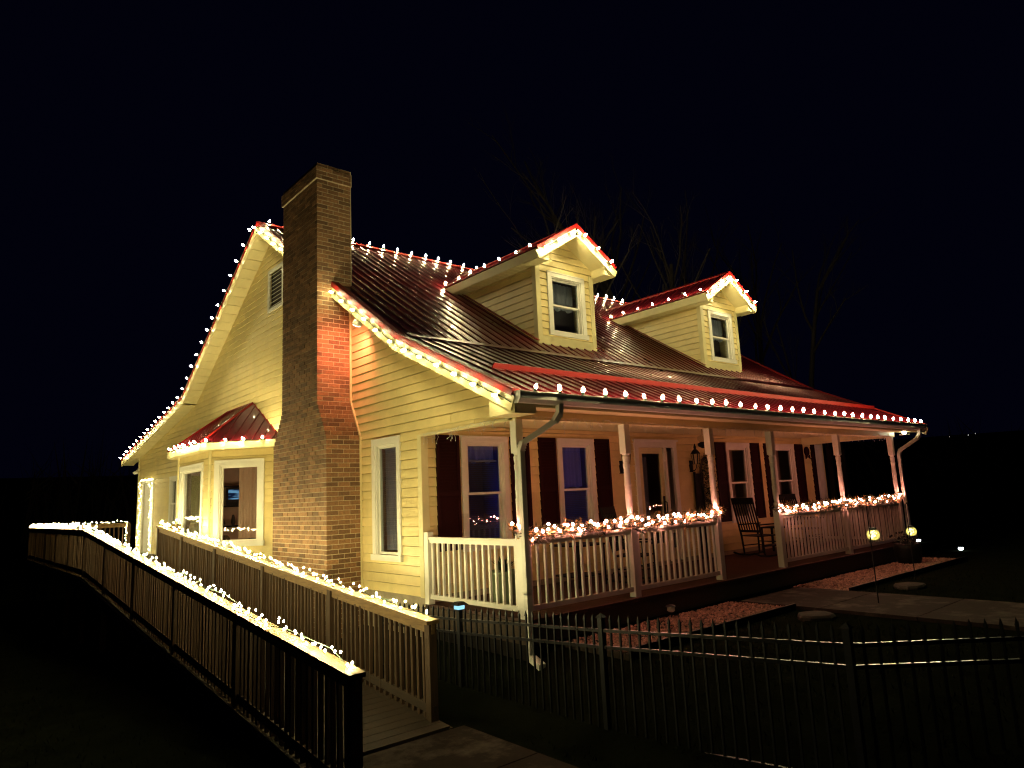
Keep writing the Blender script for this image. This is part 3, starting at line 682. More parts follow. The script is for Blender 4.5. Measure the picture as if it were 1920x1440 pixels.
# dormers --------------------------------------------------------------
def dormer(cx):
    fy=2.8; hw=.78; ez=6.02; ap=6.69; oy=2.42; eh=1.07; zb=roofz(fy)-.05
    sl=(ap-ez)/eh
    yend=2.2+(ez-3.92)/((RIDGE[1]-BEND[1])/(RIDGE[0]-BEND[0])); yap=2.2+(ap-3.92)/((RIDGE[1]-BEND[1])/(RIDGE[0]-BEND[0]))
    c=MB()   # corner boards and bottom band
    for s in (-1,1):
        x=cx+s*hw; c.box(min(x,x+s*.025),fy-.025,zb-.1,max(x,x+s*.025),fy+.085,5.86); c.box(min(x,x-s*.09),fy-.025,zb-.1,max(x,x-s*.09),fy,5.86)
    c.box(cx-hw+.09,fy-.018,zb-.1,cx+hw-.09,fy+.01,zb+.19)
    D=c.obj('dormer','cream',house)
    F=Frame((cx,fy,0),(1,0,0),(0,-1,0))
    def fl(z):
        if z<=5.80: return -hw+.09,hw-.09
        k=min(hw,max(0,(ap-.10-z)/sl)); return -k,k
    siding(F,D,zb+.19,6.55,fl,[(-.45,.53-.03,zb+.22+.05,5.73)],'dormer_siding_board')
    window(F,D,-.50,.53,zb+.22,5.77,tw=.105,double=True,level=2,curtain=[(-.36,.40,5.05,5.62,'sheer',.10)])
    for s in (-1,1):
        S=Frame((cx+s*hw,0,0),(0,1,0),(s,0,0))
        def slim(z): return fy+.08, 2.2+(z-3.92)/((RIDGE[1]-BEND[1])/(RIDGE[0]-BEND[0]))+.1
        siding(S,D,zb-.05,5.84,slim,[],'dormer_siding_board' if s<0 else 'dormer_siding_panel',None if s<0 else 'j')
    MB().box(cx-hw+.06,fy+.5,zb,cx+hw-.06,fy+.52,6.3).obj('room_backing','interior_dark',D)
    for s in (-1,1):
        xe=cx+s*eh
        L=math.hypot(eh,ap-ez)
        r=MB(); P=lambda f,y,o:(cx+s*eh*(1-f),y,ez+(ap-ez)*f+o)
        r.add([P(0,oy,0),P(1,oy,0),P(1,yap+.1,0),P(0,yend+.1,0),P(0,oy,-.05),P(1,oy,-.05),P(1,yap+.1,-.05),P(0,yend+.1,-.05)],[(0,1,2,3),(7,6,5,4),(0,4,5,1),(1,5,6,2),(2,6,7,3),(3,7,4,0)])
        r.obj('dormer_roof','roof',D)
        y=oy+.15
        while y<yap:
            f0=0 if y<yend else min(1,(y-yend)/(yap-yend))
            if f0<.9: MB().bar(P(f0,y,.008),P(1,y,.008),.03,.022).obj('roof_rib','roof',D)
            y+=.229
        q=MB(); q.bar(P(-.02,oy-.01,.012),P(1,oy-.01,.012),.09,.03,up=(0,0,1)); q.bar(P(-.02,oy-.052,-.02),P(1.0,oy-.052,-.02),.014,.07); q.bar(P(-.01,oy,.01),P(-.01,yend,.01),.05,.02); q.obj('rake_trim','redtrim',D)
        q=MB(); q.bar(P(-.02,oy-.03,-.145),P(1,oy-.03,-.145),.03,.16); q.obj('rake_fascia','cream',D)
        q=MB(); q.bar((xe,oy-.015,ez-.11),(xe,yend+.05,ez-.11),.025,.17); q.obj('eave_fascia','cream',D)
        # eave soffit: slats across
        y=oy
        while y<yend-.12:
            MB().box(min(xe,cx+s*hw),y,ez-.205,max(xe,cx+s*hw),y+.135,ez-.19).obj('soffit_panel','cream',D); y+=.148
        q=MB(); q.add([P(0,oy,-.20),P(1,oy,-.20),P(1,fy,-.20),P(0,fy,-.20),P(0,oy,-.22),P(1,oy,-.22),P(1,fy,-.22),P(0,fy,-.22)],[(0,1,2,3),(7,6,5,4),(0,4,5,1),(1,5,6,2),(2,6,7,3),(3,7,4,0)]); q.obj('rake_soffit','cream',D)
        q=MB(); a0=cx+s*hw; a1=xe-s*.013; q.prism([(a0,oy-.01,ez-.21),(a1,oy-.01,ez-.21),(a1,oy-.01,ez-.05),(a0,oy-.01,ez+.02)],(0,fy-oy,0)); q.obj('eave_return','cream',D)
        # skirt flashing along the roof
        zf=lambda y:roofz(y)+.03
        q=MB(); q.bar((cx+s*(hw+.05),fy-.03,zf(fy)),(cx+s*(hw+.05),yend,zf(yend)),.10,.012,up=(0,-.5,.8)); q.obj('flashing','redtrim',D)
    q=MB(); q.prism([(cx-.12,oy-.02,ap-.045),(cx,oy-.02,ap+.03),(cx+.12,oy-.02,ap-.045),(cx+.12,oy-.02,ap-.065),(cx,oy-.02,ap+.012),(cx-.12,oy-.02,ap-.065)],(0,yap-oy+.1,0)); q.obj('ridge_cap','redtrim',D)
    return dict(cx=cx,ez=ez,ap=ap,oy=oy,eh=eh,yend=yend)
DM=[dormer(3.90),dormer(9.30)]

# ------------------------------------------------------------------ things inside seen through the panes
tv=thing('television',(3.0,6.45,.5),'glowing blue television inside the front corner room','television')
MB().box(1.9,6.44,1.0,3.7,6.50,2.0).obj('television_case','black_metal',tv); MB().box(1.93,6.43,1.03,3.67,6.438,1.97).obj('screen','tv_blue',tv)
lp=thing('table_lamp',(3.4,9.6,.1),'small warm lamp inside the bay window room','lamp')
MB().lathe([(.12,.1),(.1,.13),(.03,.2),(.05,.5),(.03,.9),(.02,1.15)],(3.4,9.6,0),10).obj('lamp_base','dark_wood',lp)
MB().lathe([(.20,1.15),(.13,1.42)],(3.4,9.6,0),14).obj('lamp_shade','lamp_warm',lp)
sh=thing('shelf',(1.0,12.8,.1),'dark shelf unit with ornaments seen through the bay pane','shelf')
for z in (.55,1.0,1.52,2.05): MB().box(.15,12.5,z,2.1,12.84,z+.04).obj('board','dark_wood',sh)
for x in (.15,2.06): MB().box(x,12.5,.1,x+.04,12.84,2.3).obj('side','dark_wood',sh)
for x,z,w,h in ((.5,1.04,.2,.2),(.8,1.04,.12,.28),(1.05,1.04,.16,.18),(1.4,1.04,.24,.3),(.6,.59,.3,.2),(1.3,.59,.2,.3)): MB().lathe([(w*.3,0),(w*.5,h*.3),(w*.35,h*.8),(w*.2,h)],(x,12.65,z),8).obj('ornament','stone',sh)
pc=thing('picture_screen',(1.0,12.46,1.5),'small blue lit picture inside the bay window','picture')
MB().box(.55,12.44,1.56,1.45,12.48,2.02).obj('picture_frame','black_metal',pc); MB().box(.59,12.435,1.72,1.41,12.438,1.98).obj('picture_face','screen_blue',pc)
# ------------------------------------------------------------------ things on the house and porch
def flood_double(p,lab):
    x,y,z=p; t=thing('flood_light',p,lab,'flood light')
    MB().lathe([(.055,0),(.05,.03)],(x,y,z),10,(-1,0,0)).obj('base','white_metal',t)
    for s in (-1,1):
        MB().lathe([(.015,0),(.02,.05),(.055,.12),(.06,.16),(.05,.165)],(x-.03,y+s*.03,z-.02),10,(-.5,s*.55,-.65)).obj('lamp_head','white_metal',t,True)
flood_double((-.0,13.1,3.62),'twin white flood light heads under the rake, unlit, beside the bay roof')
flood_double((-.03,19.7,2.95),'twin white flood light heads at the far rear corner, unlit')
fl=thing('flood_light',(-.28,3.50,4.38),'round lit flood lamp under the rake, shining red on the chimney','flood light')
ax=Vector((.02,.62,-.78)); c=Vector((-.30,3.50,4.40))
MB().lathe([(.02,-.14),(.035,-.1),(.07,-.03),(.085,.02),(.085,.03)],c,14,ax).obj('lamp_head','white_metal',fl,True)
MB().lathe([(.078,.031),(.07,.045),(.03,.05)],c,14,ax).obj('lens','lamp_flood',fl,True)
MB().tube([c-ax*.12,(-.27,3.40,4.52),(-.27,3.40,4.60)],.014,6).obj('bracket','white_metal',fl)
ld=bpy.data.lights.new('flood_beam','SPOT'); ld.energy=S['flood']; ld.color=(1.0,.24,.15); ld.spot_size=R(160); ld.spot_blend=1.0; ld.shadow_soft_size=.06
lo=bpy.data.objects.new('flood_beam',ld); col.objects.link(lo); lo.parent=fl; lo.matrix_parent_inverse=pinv(fl); lo.location=c+ax*.075; lo.rotation_euler=Vector((-.05,.78,-.62)).to_track_quat('-Z','Y').to_euler()
cl2=thing('corner_lamp',(11.75,-.2,2.5),'small bright lamp under the far eave corner','lamp')
MB().box(11.66,-.30,2.44,11.86,-.14,2.46).obj('lamp_plate','white_metal',cl2); MB().lathe([(.02,0),(.042,.025),(.035,.055)],(11.75,-.22,2.46),10).obj('bulb','lamp_corner',cl2,True)
def wall_lantern(x,lab):
    t=thing('wall_lantern',(x,PY,2.0),lab,'lantern','lanterns beside the front door')
    y=PY-.15
    MB().box(x-.05,PY-.03,1.78,x+.05,PY-.004,2.02).obj('back_plate','black_metal',t)
    MB().tube([(x,PY-.03,1.84),(x,PY-.09,1.80),(x,y,1.86),(x,y,1.93)],.011,6).obj('arm','black_metal',t)
    MB().lathe([(.05,1.93),(.075,1.95),(.085,2.14),(.10,2.15)],(x,y,0),6).obj('glass','glass',t)
    for k in range(6):
        a=k*math.pi/3; MB().tube([(x+.06*math.cos(a),y+.06*math.sin(a),1.93),(x+.09*math.cos(a),y+.09*math.sin(a),2.15)],.007,4).obj('rib','black_metal',t)
    MB().lathe([(.11,2.15),(.06,2.22),(.025,2.25),(.03,2.29),(.008,2.36)],(x,y,0),6).obj('cap','black_metal',t)
    MB().lathe([(.014,1.95),(.014,2.06)],(x,y,0),6).obj('candle','candle',t)
wall_lantern(4.42,'black wall lantern left of the front door'); wall_lantern(6.62,'black wall lantern right of the front door')
# hanging globe by the door
hg=thing('hanging_feeder',(5.55,1.05,2.0),'small dark hanging globe ornament in front of the front door','ornament')
MB().tube([(5.55,1.05,2.57),(5.55,1.05,2.44)],.004,4).obj('cord','black_metal',hg)
MB().lathe([(.02,2.44),(.09,2.40),(.10,2.34),(.05,2.30)],(5.55,1.05,0),10).obj('globe','glass',hg,True); MB().lathe([(.04,2.30),(.10,2.27),(.09,2.22),(.02,2.18)],(5.55,1.05,0),10).obj('bowl','dark_wood',hg,True)
def twigball(c,rx,rz,n,mats,depth=.08,seed=1):
    rg=random.Random(seed); m=MB()
    for _ in range(n):
        a=rg.uniform(0,6.283); r=math.sqrt(rg.random()); p=Vector((c[0]+rx*r*math.cos(a),c[1]-rg.uniform(0,depth),c[2]+rz*r*math.sin(a)))
        q=p+Vector((rg.gauss(0,.05),rg.gauss(-.02,.02),rg.gauss(0,.05))); s=(q-p).orthogonal().normalized()*.012
        m.add([p-s,p+s,q],[(0,1,2)])
    return m
wr=thing('wreath',(7.1,PY,1.5),'large dark twig wreath hanging on the wall right of the front door','wreath')
twigball((7.1,PY-.01,1.62),.28,.55,900,'leaf',.12,3).obj('foliage','leaf',wr); MB().tube([(7.1+.22*math.cos(a*.3),PY-.05,1.62+.46*math.sin(a*.3)) for a in range(22)],.025,6).obj('ring','bark',wr)
sg=thing('porch_board',(6.78,PY-.05,0),'tall narrow dark board leaning on the wall beside the wreath','sign')
q=MB(); q.box(6.66,PY-.07,.01,6.90,PY-.045,1.75); q.obj('board','dark_wood',sg); q=MB(); q.box(6.64,PY-.085,.01,6.67,PY-.04,1.78); q.box(6.89,PY-.085,.01,6.92,PY-.04,1.78); q.obj('edge','dark_wood',sg)
pl=thing('wall_plaque',(11.78,PY-.03,2.2),'small dark round plaque with a bow on the far porch wall','plaque')
MB().lathe([(.12,0),(.12,.03),(.09,.035)],(11.62,PY-.02,2.24),14,(0,-1,0)).obj('disc','shutter',pl)
q=MB(); q.prism([(11.62,PY-.045,2.10),(11.50,PY-.045,2.16),(11.50,PY-.045,2.04)],(0,-.015,0)); q.prism([(11.62,PY-.045,2.10),(11.74,PY-.045,2.04),(11.74,PY-.045,2.16)],(0,-.015,0)); q.obj('bow','shutter',pl)

def rocking_chair(loc,rz,lab):
    t=thing('rocking_chair',loc,lab,'rocking chair','rocking chairs on the porch'); t.rotation_euler=(0,0,rz)
    def P(mb,name):   # local coordinates: +x is the front
        o=place(name,mb.mesh(name,'dark_wood'),None); o.parent=t; return o
    for s in (-.27,.27):
        P(MB().tube([(-.52,s,.10),(-.35,s,.045),(-.1,s,.02),(.15,s,.025),(.36,s,.06)],.02,6),'rocker')
        P(MB().tube([(-.22,s,.04),(-.26,s,.42),(-.44,s,1.18)],[.02,.022,.018],6),'back_post'); P(MB().tube([(.22,s,.04),(.22,s,.64)],.02,6),'leg')
        P(MB().bar((-.30,s,.65),(.30,s,.65),.07,.025),'armrest')
        P(MB().tube([(-.24,s,.22),(.22,s,.22)],.012,5),'stretcher')
    for z in (.2,.28): P(MB().tube([(.22,-.27,z),(.22,.27,z)],.012,5),'stretcher')
    for i in range(5): P(MB().bar((-.24+i*.105,-.28,.42),(-.24+i*.105,.28,.42),.09,.02,up=(0,0,1)),'seat_slat')
    P(MB().bar((-.43,-.29,1.14),(-.43,.29,1.14),.025,.13,up=(-.2,0,1)),'top_rail'); P(MB().bar((-.285,-.27,.52),(-.285,.27,.52),.02,.05),'lower_rail')
    for i in range(7):
        y=-.2+i*.0667; P(MB().bar((-.285,y,.52),(-.42,y,1.1),.03,.012,up=(0,1,0)),'back_slat')
    return t
rocking_chair((7.75,1.35,0),R(-12),'black rocking chair seen through the open porch bay')
rocking_chair((3.33,1.0,0),R(-70),'black rocking chair behind the garland left of the front door')
rocking_chair((9.9,1.45,0),R(-100),'black rocking chair behind the far garland railing')
def side_table(x,y,lab,h=.5,w=.24):
    t=thing('side_table',(x,y,0),lab,'table'); MB().box(x-w,y-w,h,x+w,y+w,h+.03).obj('table_top','dark_wood',t); MB().box(x-w+.03,y-w+.03,.15,x+w-.03,y+w-.03,.17).obj('shelf','dark_wood',t)
    for i in (-1,1):
        for j in (-1,1): MB().bar((x+i*(w-.03),y+j*(w-.03),0),(x+i*(w-.03),y+j*(w-.03),h),.04,.04).obj('leg','dark_wood',t)
side_table(8.55,1.45,'small black side table beside the rocking chair in the open bay',.52)
side_table(2.55,1.55,'low dark table behind the first garland railing',.62,.32)
pt=thing('potted_plant',(.50,.95,0),'green planter with leafy plant behind the short side railing','plant')
MB().lathe([(.13,0),(.15,.05),(.19,.42),(.21,.44),(.20,.47),(.17,.46),(.02,.44)],(.50,.95,0),14).obj('pot','pot',pt,True)
m=MB(); rg=random.Random(5)
for _ in range(60):
    a=rg.uniform(0,6.28); p=Vector((.50,.95,.44)); q=p+Vector((math.cos(a)*rg.uniform(.05,.2),math.sin(a)*rg.uniform(.05,.2),rg.uniform(.06,.22))); s=(q-p).cross(Vector((0,0,1))).normalized()*.025; mid=(p+q)/2
    m.add([p,mid-s,q,mid+s],[(0,1,2,3)])
m.obj('leaves','leaf',pt)
bp=thing('barrel_planter',(10.25,-.52,-.33),'dark tub of dried flowers on the gravel by the far porch corner','planter')
MB().lathe([(.20,-.35),(.25,-.2),(.27,0),(.25,.10),(.22,.10),(.02,.05)],(10.25,-.52,0),14).obj('tub','dark_wood',bp,True)
m=MB()
for _ in range(90):
    p=Vector((10.25+rg.gauss(0,.1),-.52+rg.gauss(0,.1),.08)); q=p+Vector((rg.gauss(0,.09),rg.gauss(0,.09),rg.uniform(.08,.26))); s=(q-p).orthogonal().normalized()*.01
    m.add([p-s,p+s,q],[(0,1,2)]); 
    if rg.random()<.3: m.octa(q,.025)
m.obj('stems','stone',bp)

# ------------------------------------------------------------------ ramp
ramp=thing('wooden_ramp',(-2.2,4.5,-.8),'long wooden access ramp with slatted railings leading to the side door','ramp')
RXI,RXO=-1.5,-2.9; RS=.0865; LY=10.62; LEND=20.35
def dz(y): return -.755+RS*(min(y,LY)+.5)
y=-.5
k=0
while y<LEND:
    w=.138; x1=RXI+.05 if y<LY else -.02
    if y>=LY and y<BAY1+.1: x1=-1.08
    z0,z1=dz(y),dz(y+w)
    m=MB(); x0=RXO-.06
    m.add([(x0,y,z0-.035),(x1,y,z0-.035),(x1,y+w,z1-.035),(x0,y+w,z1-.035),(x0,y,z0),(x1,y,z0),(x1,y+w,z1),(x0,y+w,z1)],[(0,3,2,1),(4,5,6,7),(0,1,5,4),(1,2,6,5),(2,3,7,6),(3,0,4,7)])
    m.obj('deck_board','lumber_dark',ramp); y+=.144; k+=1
def wood_rail(pts,spacing,inner=True,posts=None,x_off=0):
    """pts: list of (x,y) ; height follows the deck"""
    for (A,B) in zip(pts,pts[1:]):
        a=Vector((*A,dz(A[1]))); b=Vector((*B,dz(B[1]))); d=b-a; L=math.hypot(d.x,d.y)
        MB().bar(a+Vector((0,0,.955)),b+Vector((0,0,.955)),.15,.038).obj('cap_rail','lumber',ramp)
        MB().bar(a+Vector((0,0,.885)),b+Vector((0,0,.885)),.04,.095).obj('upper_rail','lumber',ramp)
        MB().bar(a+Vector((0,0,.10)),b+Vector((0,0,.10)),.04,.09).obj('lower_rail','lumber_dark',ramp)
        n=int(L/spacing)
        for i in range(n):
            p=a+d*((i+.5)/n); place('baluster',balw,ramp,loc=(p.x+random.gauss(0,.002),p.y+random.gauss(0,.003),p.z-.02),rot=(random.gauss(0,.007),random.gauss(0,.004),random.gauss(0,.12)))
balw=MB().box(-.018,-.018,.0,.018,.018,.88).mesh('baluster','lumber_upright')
wood_rail([(RXO,-1.36),(RXO,LY)],.118); wood_rail([(RXO,LY),(RXO,LEND)],.16)
wood_rail([(RXI,-.32),(RXI,LY-.08)],.112); wood_rail([(RXI,LY-.02),(-1.06,LY-.02)],.12); wood_rail([(RXO,LEND),(-.10,LEND)],.13)
def post(x,y,top=.93,low=None):
    z=dz(y); g=min(gz(x,y)-.1,z-.25) if low is None else low
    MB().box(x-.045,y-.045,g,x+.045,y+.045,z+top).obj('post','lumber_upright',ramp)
for y in (-1.31,1.3,3.7,6.1,8.4,10.6): post(RXO-.0,y)
for y in (-.27,2.0,4.3,6.6,8.7,10.54): post(RXI,y)
for y in (12.6,14.6,16.6,18.5,20.3): post(RXO,y)
for x in (-1.6,-.12): post(x,LEND)
for x in (RXO-.07,RXI+.06):   # stringers
    a=Vector((x,-.5,dz(-.5)-.12)); b=Vector((x,LY,dz(LY)-.12)); MB().bar(a,b,.04,.2).obj('stringer','lumber_dark',ramp)
MB().bar((RXO-.07,LY,dz(LY)-.13),(RXO-.07,LEND,dz(LEND)-.13),.04,.2).obj('stringer','lumber_dark',ramp)
MB().bar((RXO-.07,LEND+.07,dz(LEND)-.13),(0,LEND+.07,dz(LEND)-.13),.04,.2).obj('stringer','lumber_dark',ramp)

# ------------------------------------------------------------------ black metal fence
fence=thing('metal_fence',(-.6,-1.5,-.8),'black metal picket fence with spear tips in front of the porch corner','fence')
FP=[(-1.15,2.05,-.06),(-.69,.37,.04),(-.66+.02,-1.45-.0,.17)]
def onz(px,py,z):
    d=cf*1289.2+cr2*(px-960)-cu2*(py-720); t=(z-CAM.z)/d.z; return CAM+d*t
p1=onz(862,1162,.04); p2=onz(1128,1182,.16); p3=onz(1591,1210,.28); p4=onz(1849,1199.6,.29)
d12=(p1-p2); d12.z=0; p0=p1+d12.normalized()*1.75; p0.z=-.02
d34=(p4-p3).normalized(); p5=p3+d34*2.45
pkm=MB().box(-.010,-.010,0,.010,.010,1.0); 
pick=MB(); pick.box(-.009,-.009,-1.2,.009,.009,.09); pick.add([(-.013,-.013,.09),(.013,-.013,.09),(.013,.013,.09),(-.013,.013,.09),(0,0,.15)],[(0,1,4),(1,2,4),(2,3,4),(3,0,4),(3,2,1,0)])
pickm=pick.mesh('picket','black_metal')
corners=[p0,p1,p2,p3,p5]
for A,B in zip(corners,corners[1:]):
    for o in (0,-.15,-.93): MB().bar(A+Vector((0,0,o)),B+Vector((0,0,o)),.03,.028).obj('rail','fence_rail' if o>-.5 else 'black_metal',fence)
    L=(B-A).length; n=max(1,int(round(L/.108)))
    for i in range(1,n):
        p=A.lerp(B,i/n); place('picket',pickm,fence,loc=p)
for i,p in enumerate(corners):
    m=MB().box(p.x-.026,p.y-.026,-1.15,p.x+.026,p.y+.026,p.z+.12); m.obj('post','black_metal',fence)
    if i!=1: MB().add([(p.x-.04,p.y-.04,p.z+.12),(p.x+.04,p.y-.04,p.z+.12),(p.x+.04,p.y+.04,p.z+.12),(p.x-.04,p.y+.04,p.z+.12),(p.x,p.y,p.z+.16)],[(0,1,4),(1,2,4),(2,3,4),(3,0,4),(3,2,1,0)]).obj('post_cap','black_metal',fence)
sc=thing('solar_cap',(p1.x,p1.y,p1.z+.12),'solar cap light glowing pale blue on top of the black fence post','solar light')
x,y,z=p1.x,p1.y,p1.z+.122
MB().box(x-.045,y-.045,z,x+.045,y+.045,z+.05).obj('lens','solar_blue',sc)
q=MB(); q.box(x-.055,y-.055,z-.01,x+.055,y+.055,z); q.add([(x-.08,y-.08,z+.05),(x+.08,y-.08,z+.05),(x+.08,y+.08,z+.05),(x-.08,y+.08,z+.05),(x-.04,y-.04,z+.085),(x+.04,y-.04,z+.085),(x+.04,y+.04,z+.085),(x-.04,y+.04,z+.085)],[(0,3,2,1),(4,5,6,7),(0,1,5,4),(1,2,6,5),(2,3,7,6),(3,0,4,7)]); q.obj('cap','black_metal',sc)

# ------------------------------------------------------------------ hooks, lanterns, path lights
def hook(x,y,lz,lab1,lab2,sx):
    g0=gz(x,y); t=thing('shepherd_hook',(x,y,g0),lab1,'garden hook','garden hooks with glowing lanterns')
    top=lz+.48
    MB().tube([(x,y,g0-.1),(x,y,top-.05),(x+sx*.02,y,top),(x+sx*.06,y,top+.03),(x+sx*.10,y,top),(x+sx*.11,y,top-.04)],.009,6).obj('rod','black_metal',t)
    c=Vector((x+sx*.11,y,lz)); l=thing('jar_lantern',c,lab2,'lantern','glowing jar lanterns')
    MB().lathe([(.04,-.075),(.076,-.048),(.088,.0),(.076,.045),(.045,.066)],c,14).obj('jar','lantern_glass',l,True)
    MB().lathe([(.050,.066),(.052,.096),(.02,.10)],c,12).obj('lid','black_metal',l)
    q=MB(); rg=random.Random(int(x*10))
    for _ in range(26):
        d=Vector((rg.gauss(0,1),rg.gauss(0,1),rg.gauss(0,1))).normalized()*.06*rg.random()**.4; q.octa(c+d,.010)
    q.obj('fairy_bulbs','lantern_bulb',l)
    MB().tube([c+Vector((-.055,0,.09)),c+Vector((-.02,0,.30)),c+Vector((0,0,.44)),c+Vector((.02,0,.30)),c+Vector((.055,0,.09))],.003,4).obj('bail','black_metal',l)
# frosted yellow jar: bulbs show through, plus a glow added to the glass itself
m=bpy.data.materials.new('lantern_glass'); m.use_nodes=True; nt=m.node_tree; nt.nodes.clear(); n=nt.nodes
o_=n.new('ShaderNodeOutputMaterial'); a_=n.new('ShaderNodeAddShader'); mx=n.new('ShaderNodeMixShader'); tr=n.new('ShaderNodeBsdfTransparent'); tl=n.new('ShaderNodeBsdfTranslucent'); e_=n.new('ShaderNodeEmission')
tl.inputs[0].default_value=(.8,.75,.3,1); e_.inputs[0].default_value=(.85,.78,.18,1); e_.inputs[1].default_value=.24; mx.inputs[0].default_value=.35
nt.links.new(tr.outputs[0],mx.inputs[1]); nt.links.new(tl.outputs[0],mx.inputs[2]); nt.links.new(mx.outputs[0],a_.inputs[0]); nt.links.new(e_.outputs[0],a_.inputs[1]); nt.links.new(a_.outputs[0],o_.inputs[0])
MATS['lantern_glass']=m
hook(4.92,-2.05,.66,'black garden hook standing nearer the concrete walk','glowing yellow jar lantern hanging in front of the far railing',1)
hook(7.95,-1.45,.50,'black garden hook standing at the far end of the gravel','glowing yellow jar lantern hanging right of the porch against the dark',1)
def path_light(x,y,lit,lab,h=.2):
    g0=gz(x,y); t=thing('path_light',(x,y,g0),lab,'path light','low solar path lights')
    MB().tube([(x,y,g0-.05),(x,y,g0+h)],.010,6).obj('stake','black_metal',t)
    MB().lathe([(.03,h),(.055,h+.02),(.05,h+.07)],(x,y,g0),10).obj('lens','lamp_white' if lit else 'candle',t)
    MB().lathe([(.075,h+.07),(.06,h+.085),(.02,h+.10)],(x,y,g0),10).obj('cap','black_metal',t)
path_light(13.6,-.45,True,'lit white path light farther out in the dark yard',.02); path_light(15.9,1.3,True,'lit white path light just below the far lantern',.02)
path_light(2.42,-.32,False,'unlit path light at the porch skirt left of the second post',.12)

# dim posts of a neighbouring pergola beyond the porch end
pg=thing('pergola',(16,4,-.4),'dim wooden pergola posts beyond the far porch end','pergola')
for x,y in ((15.2,3.2),(17.3,3.9),(15.4,6.4),(18.6,4.3)): MB().box(x-.06,y-.06,-.6,x+.06,y+.06,2.55).obj('post','lumber_upright',pg)
MB().bar((15.0,3.1,2.62),(18.8,4.4,2.62),.06,.16).obj('beam','lumber_dark',pg); MB().bar((15.2,3.1,2.75),(15.4,6.6,2.75),.06,.12).obj('beam','lumber_dark',pg)

# ------------------------------------------------------------------ bulb strings
C9={}
def c9bulb(kind):
    if kind not in C9:
        b=MB()
        b.lathe([(.013,0),(.016,.004),(.016,.020),(.030,.024),(.030,.029),(.013,.031)],n=8,mi=1)  # socket, with a wide collar added to block bulb light from the surface behind
        b.lathe([(.011,.028),(.019,.043),(.0222,.059),(.0185,.080),(.009,.096),(.002,.102)],n=8,mi=0)
        C9[kind]=b.mesh('bulb',['bulb_'+kind,'wire'],True)
    return C9[kind]
def c9_string(kind,pts,axis,label,spacing=.415,phase=.2,jit=.12):
    c9mesh=c9bulb(kind)
    pts=[Vector(p) for p in pts]
    t=thing('light_string',pts[0],label,'string lights','large bulb strings on the roof edges')
    dist=phase; acc=0; wire=[]
    for A,B in zip(pts,pts[1:]):
        L=(B-A).length
        while dist<=acc+L:
            p=A.lerp(B,(dist-acc)/L); ax=(Vector(axis)+Vector((random.gauss(0,jit),random.gauss(0,jit),random.gauss(0,jit)))).normalized()
            o=place('bulb',c9mesh,t,loc=p,rot=ax.to_track_quat('Z','Y').to_euler()); o.scale=[random.uniform(.88,1.08)]*3; dist+=spacing*random.uniform(.93,1.07)
            wire+=[p-ax*.004]; 
            wire+=[p+(B-A).normalized()*spacing*.5+Vector((0,0,-.012))]
        acc+=L
    MB().tube(wire,.006,4).obj('wire','wire',t)
    return t
XR_=RX0-.04
def rk(y,o=-.13): return (XR_,y,roofz(y)+o)
c9_string('ridge',[(RX0+.05,7.95,7.71),(RX1-.6,7.95,7.71)],(0,0,1),'large white bulbs standing along the main ridge')
c9_string('rake',[(XR_,7.9,7.53),rk(2.2),rk(-.40)],(-1,0,-.05),'large white bulbs on the front rake fascia from peak to porch corner',.452,.03)
c9_string('rake',[rk(8.05,-.02),rk(13.45,-.02),rk(20.65,-.02)],(-.75,.55,.3),'large white bulbs on the rear rake fascia down to the rear eave',.47,.12)
c9_string('gutter',[(-.22,-.545,2.675),(12.2,-.545,2.675)],(0,0,1),'large white bulbs standing along the front porch gutter',.402,.10)
for i,D in enumerate(DM):
    cx,ez,ap,oy,eh=D['cx'],D['ez'],D['ap'],D['oy'],D['eh']
    w='left' if i==0 else 'right'
    c9_string('dormer',[(cx-eh-.0,D['yend']+.45,ez+.03),(cx-eh-.0,oy+.1,ez+.03)],(0,0,1),f'large white bulbs standing on the side eave of the {w} dormer',.46,.0)
    c9_string('dormer',[(cx-eh+.08,oy-.075,ez-.02),(cx,oy-.075,ap-.14),(cx+eh-.02,oy-.075,ez-.06)],(0,-1,.05),f'large white bulbs around the front gable of the {w} dormer',.425,.05)
Eo=[(x,y,ez0) for (x,y),ez0 in zip(off(ov+.02),[2.86]*4)]
c9_string('bay',[Vector(Eo[0]).lerp(Vector(Eo[1]),.22),Eo[1],Eo[2]],(-.6,-.3,.5),'large white bulbs along the red bay window roof edge',.40,.02)

def rail_string(paths,label,dens=12,wid=.055,hgt=.10,mt='bulb_mini'):
    t=thing('mini_light_string',Vector(paths[0][0]),label,'string lights','small bulb strings on the ramp railings')
    bl=MB(); wi=MB()
    for pts in paths:
        pts=[Vector(p) for p in pts]; wp=[]
        for A,B in zip(pts,pts[1:]):
            d=B-A; L=d.length; t_=d/L; sd=t_.orthogonal().normalized() if abs(t_.z)>.9 else t_.cross(Vector((0,0,1))).normalized(); up=t_.cross(sd)
            up = up if abs(t_.z)>.9 else Vector((0,0,1))
            n=int(L*dens)
            for i in range(n):
                p=A+t_*(L*(i+random.random())/n)+sd*random.uniform(-wid,wid)+up*random.uniform(.022,hgt)
                if random.random()<.07: p+=up*.035
                bl.octa(p,.0112,0,1,1,1.2)
                if random.random()<.35: wp.append(p-up*.01)
            wp.append(B)
        if len(wp)>2: wi.tube(wp,.004,3)
    tag(bl.obj('bulbs',mt,t),kind='stuff'); wi.obj('wire','wire',t); return t
H=.978
rail_string([[(RXO,-1.30,dz(-1.30)+H),(RXO,LY,dz(LY)+H),(RXO,LEND,dz(LEND)+H)]],'dense small white bulbs along the outer ramp railing cap')
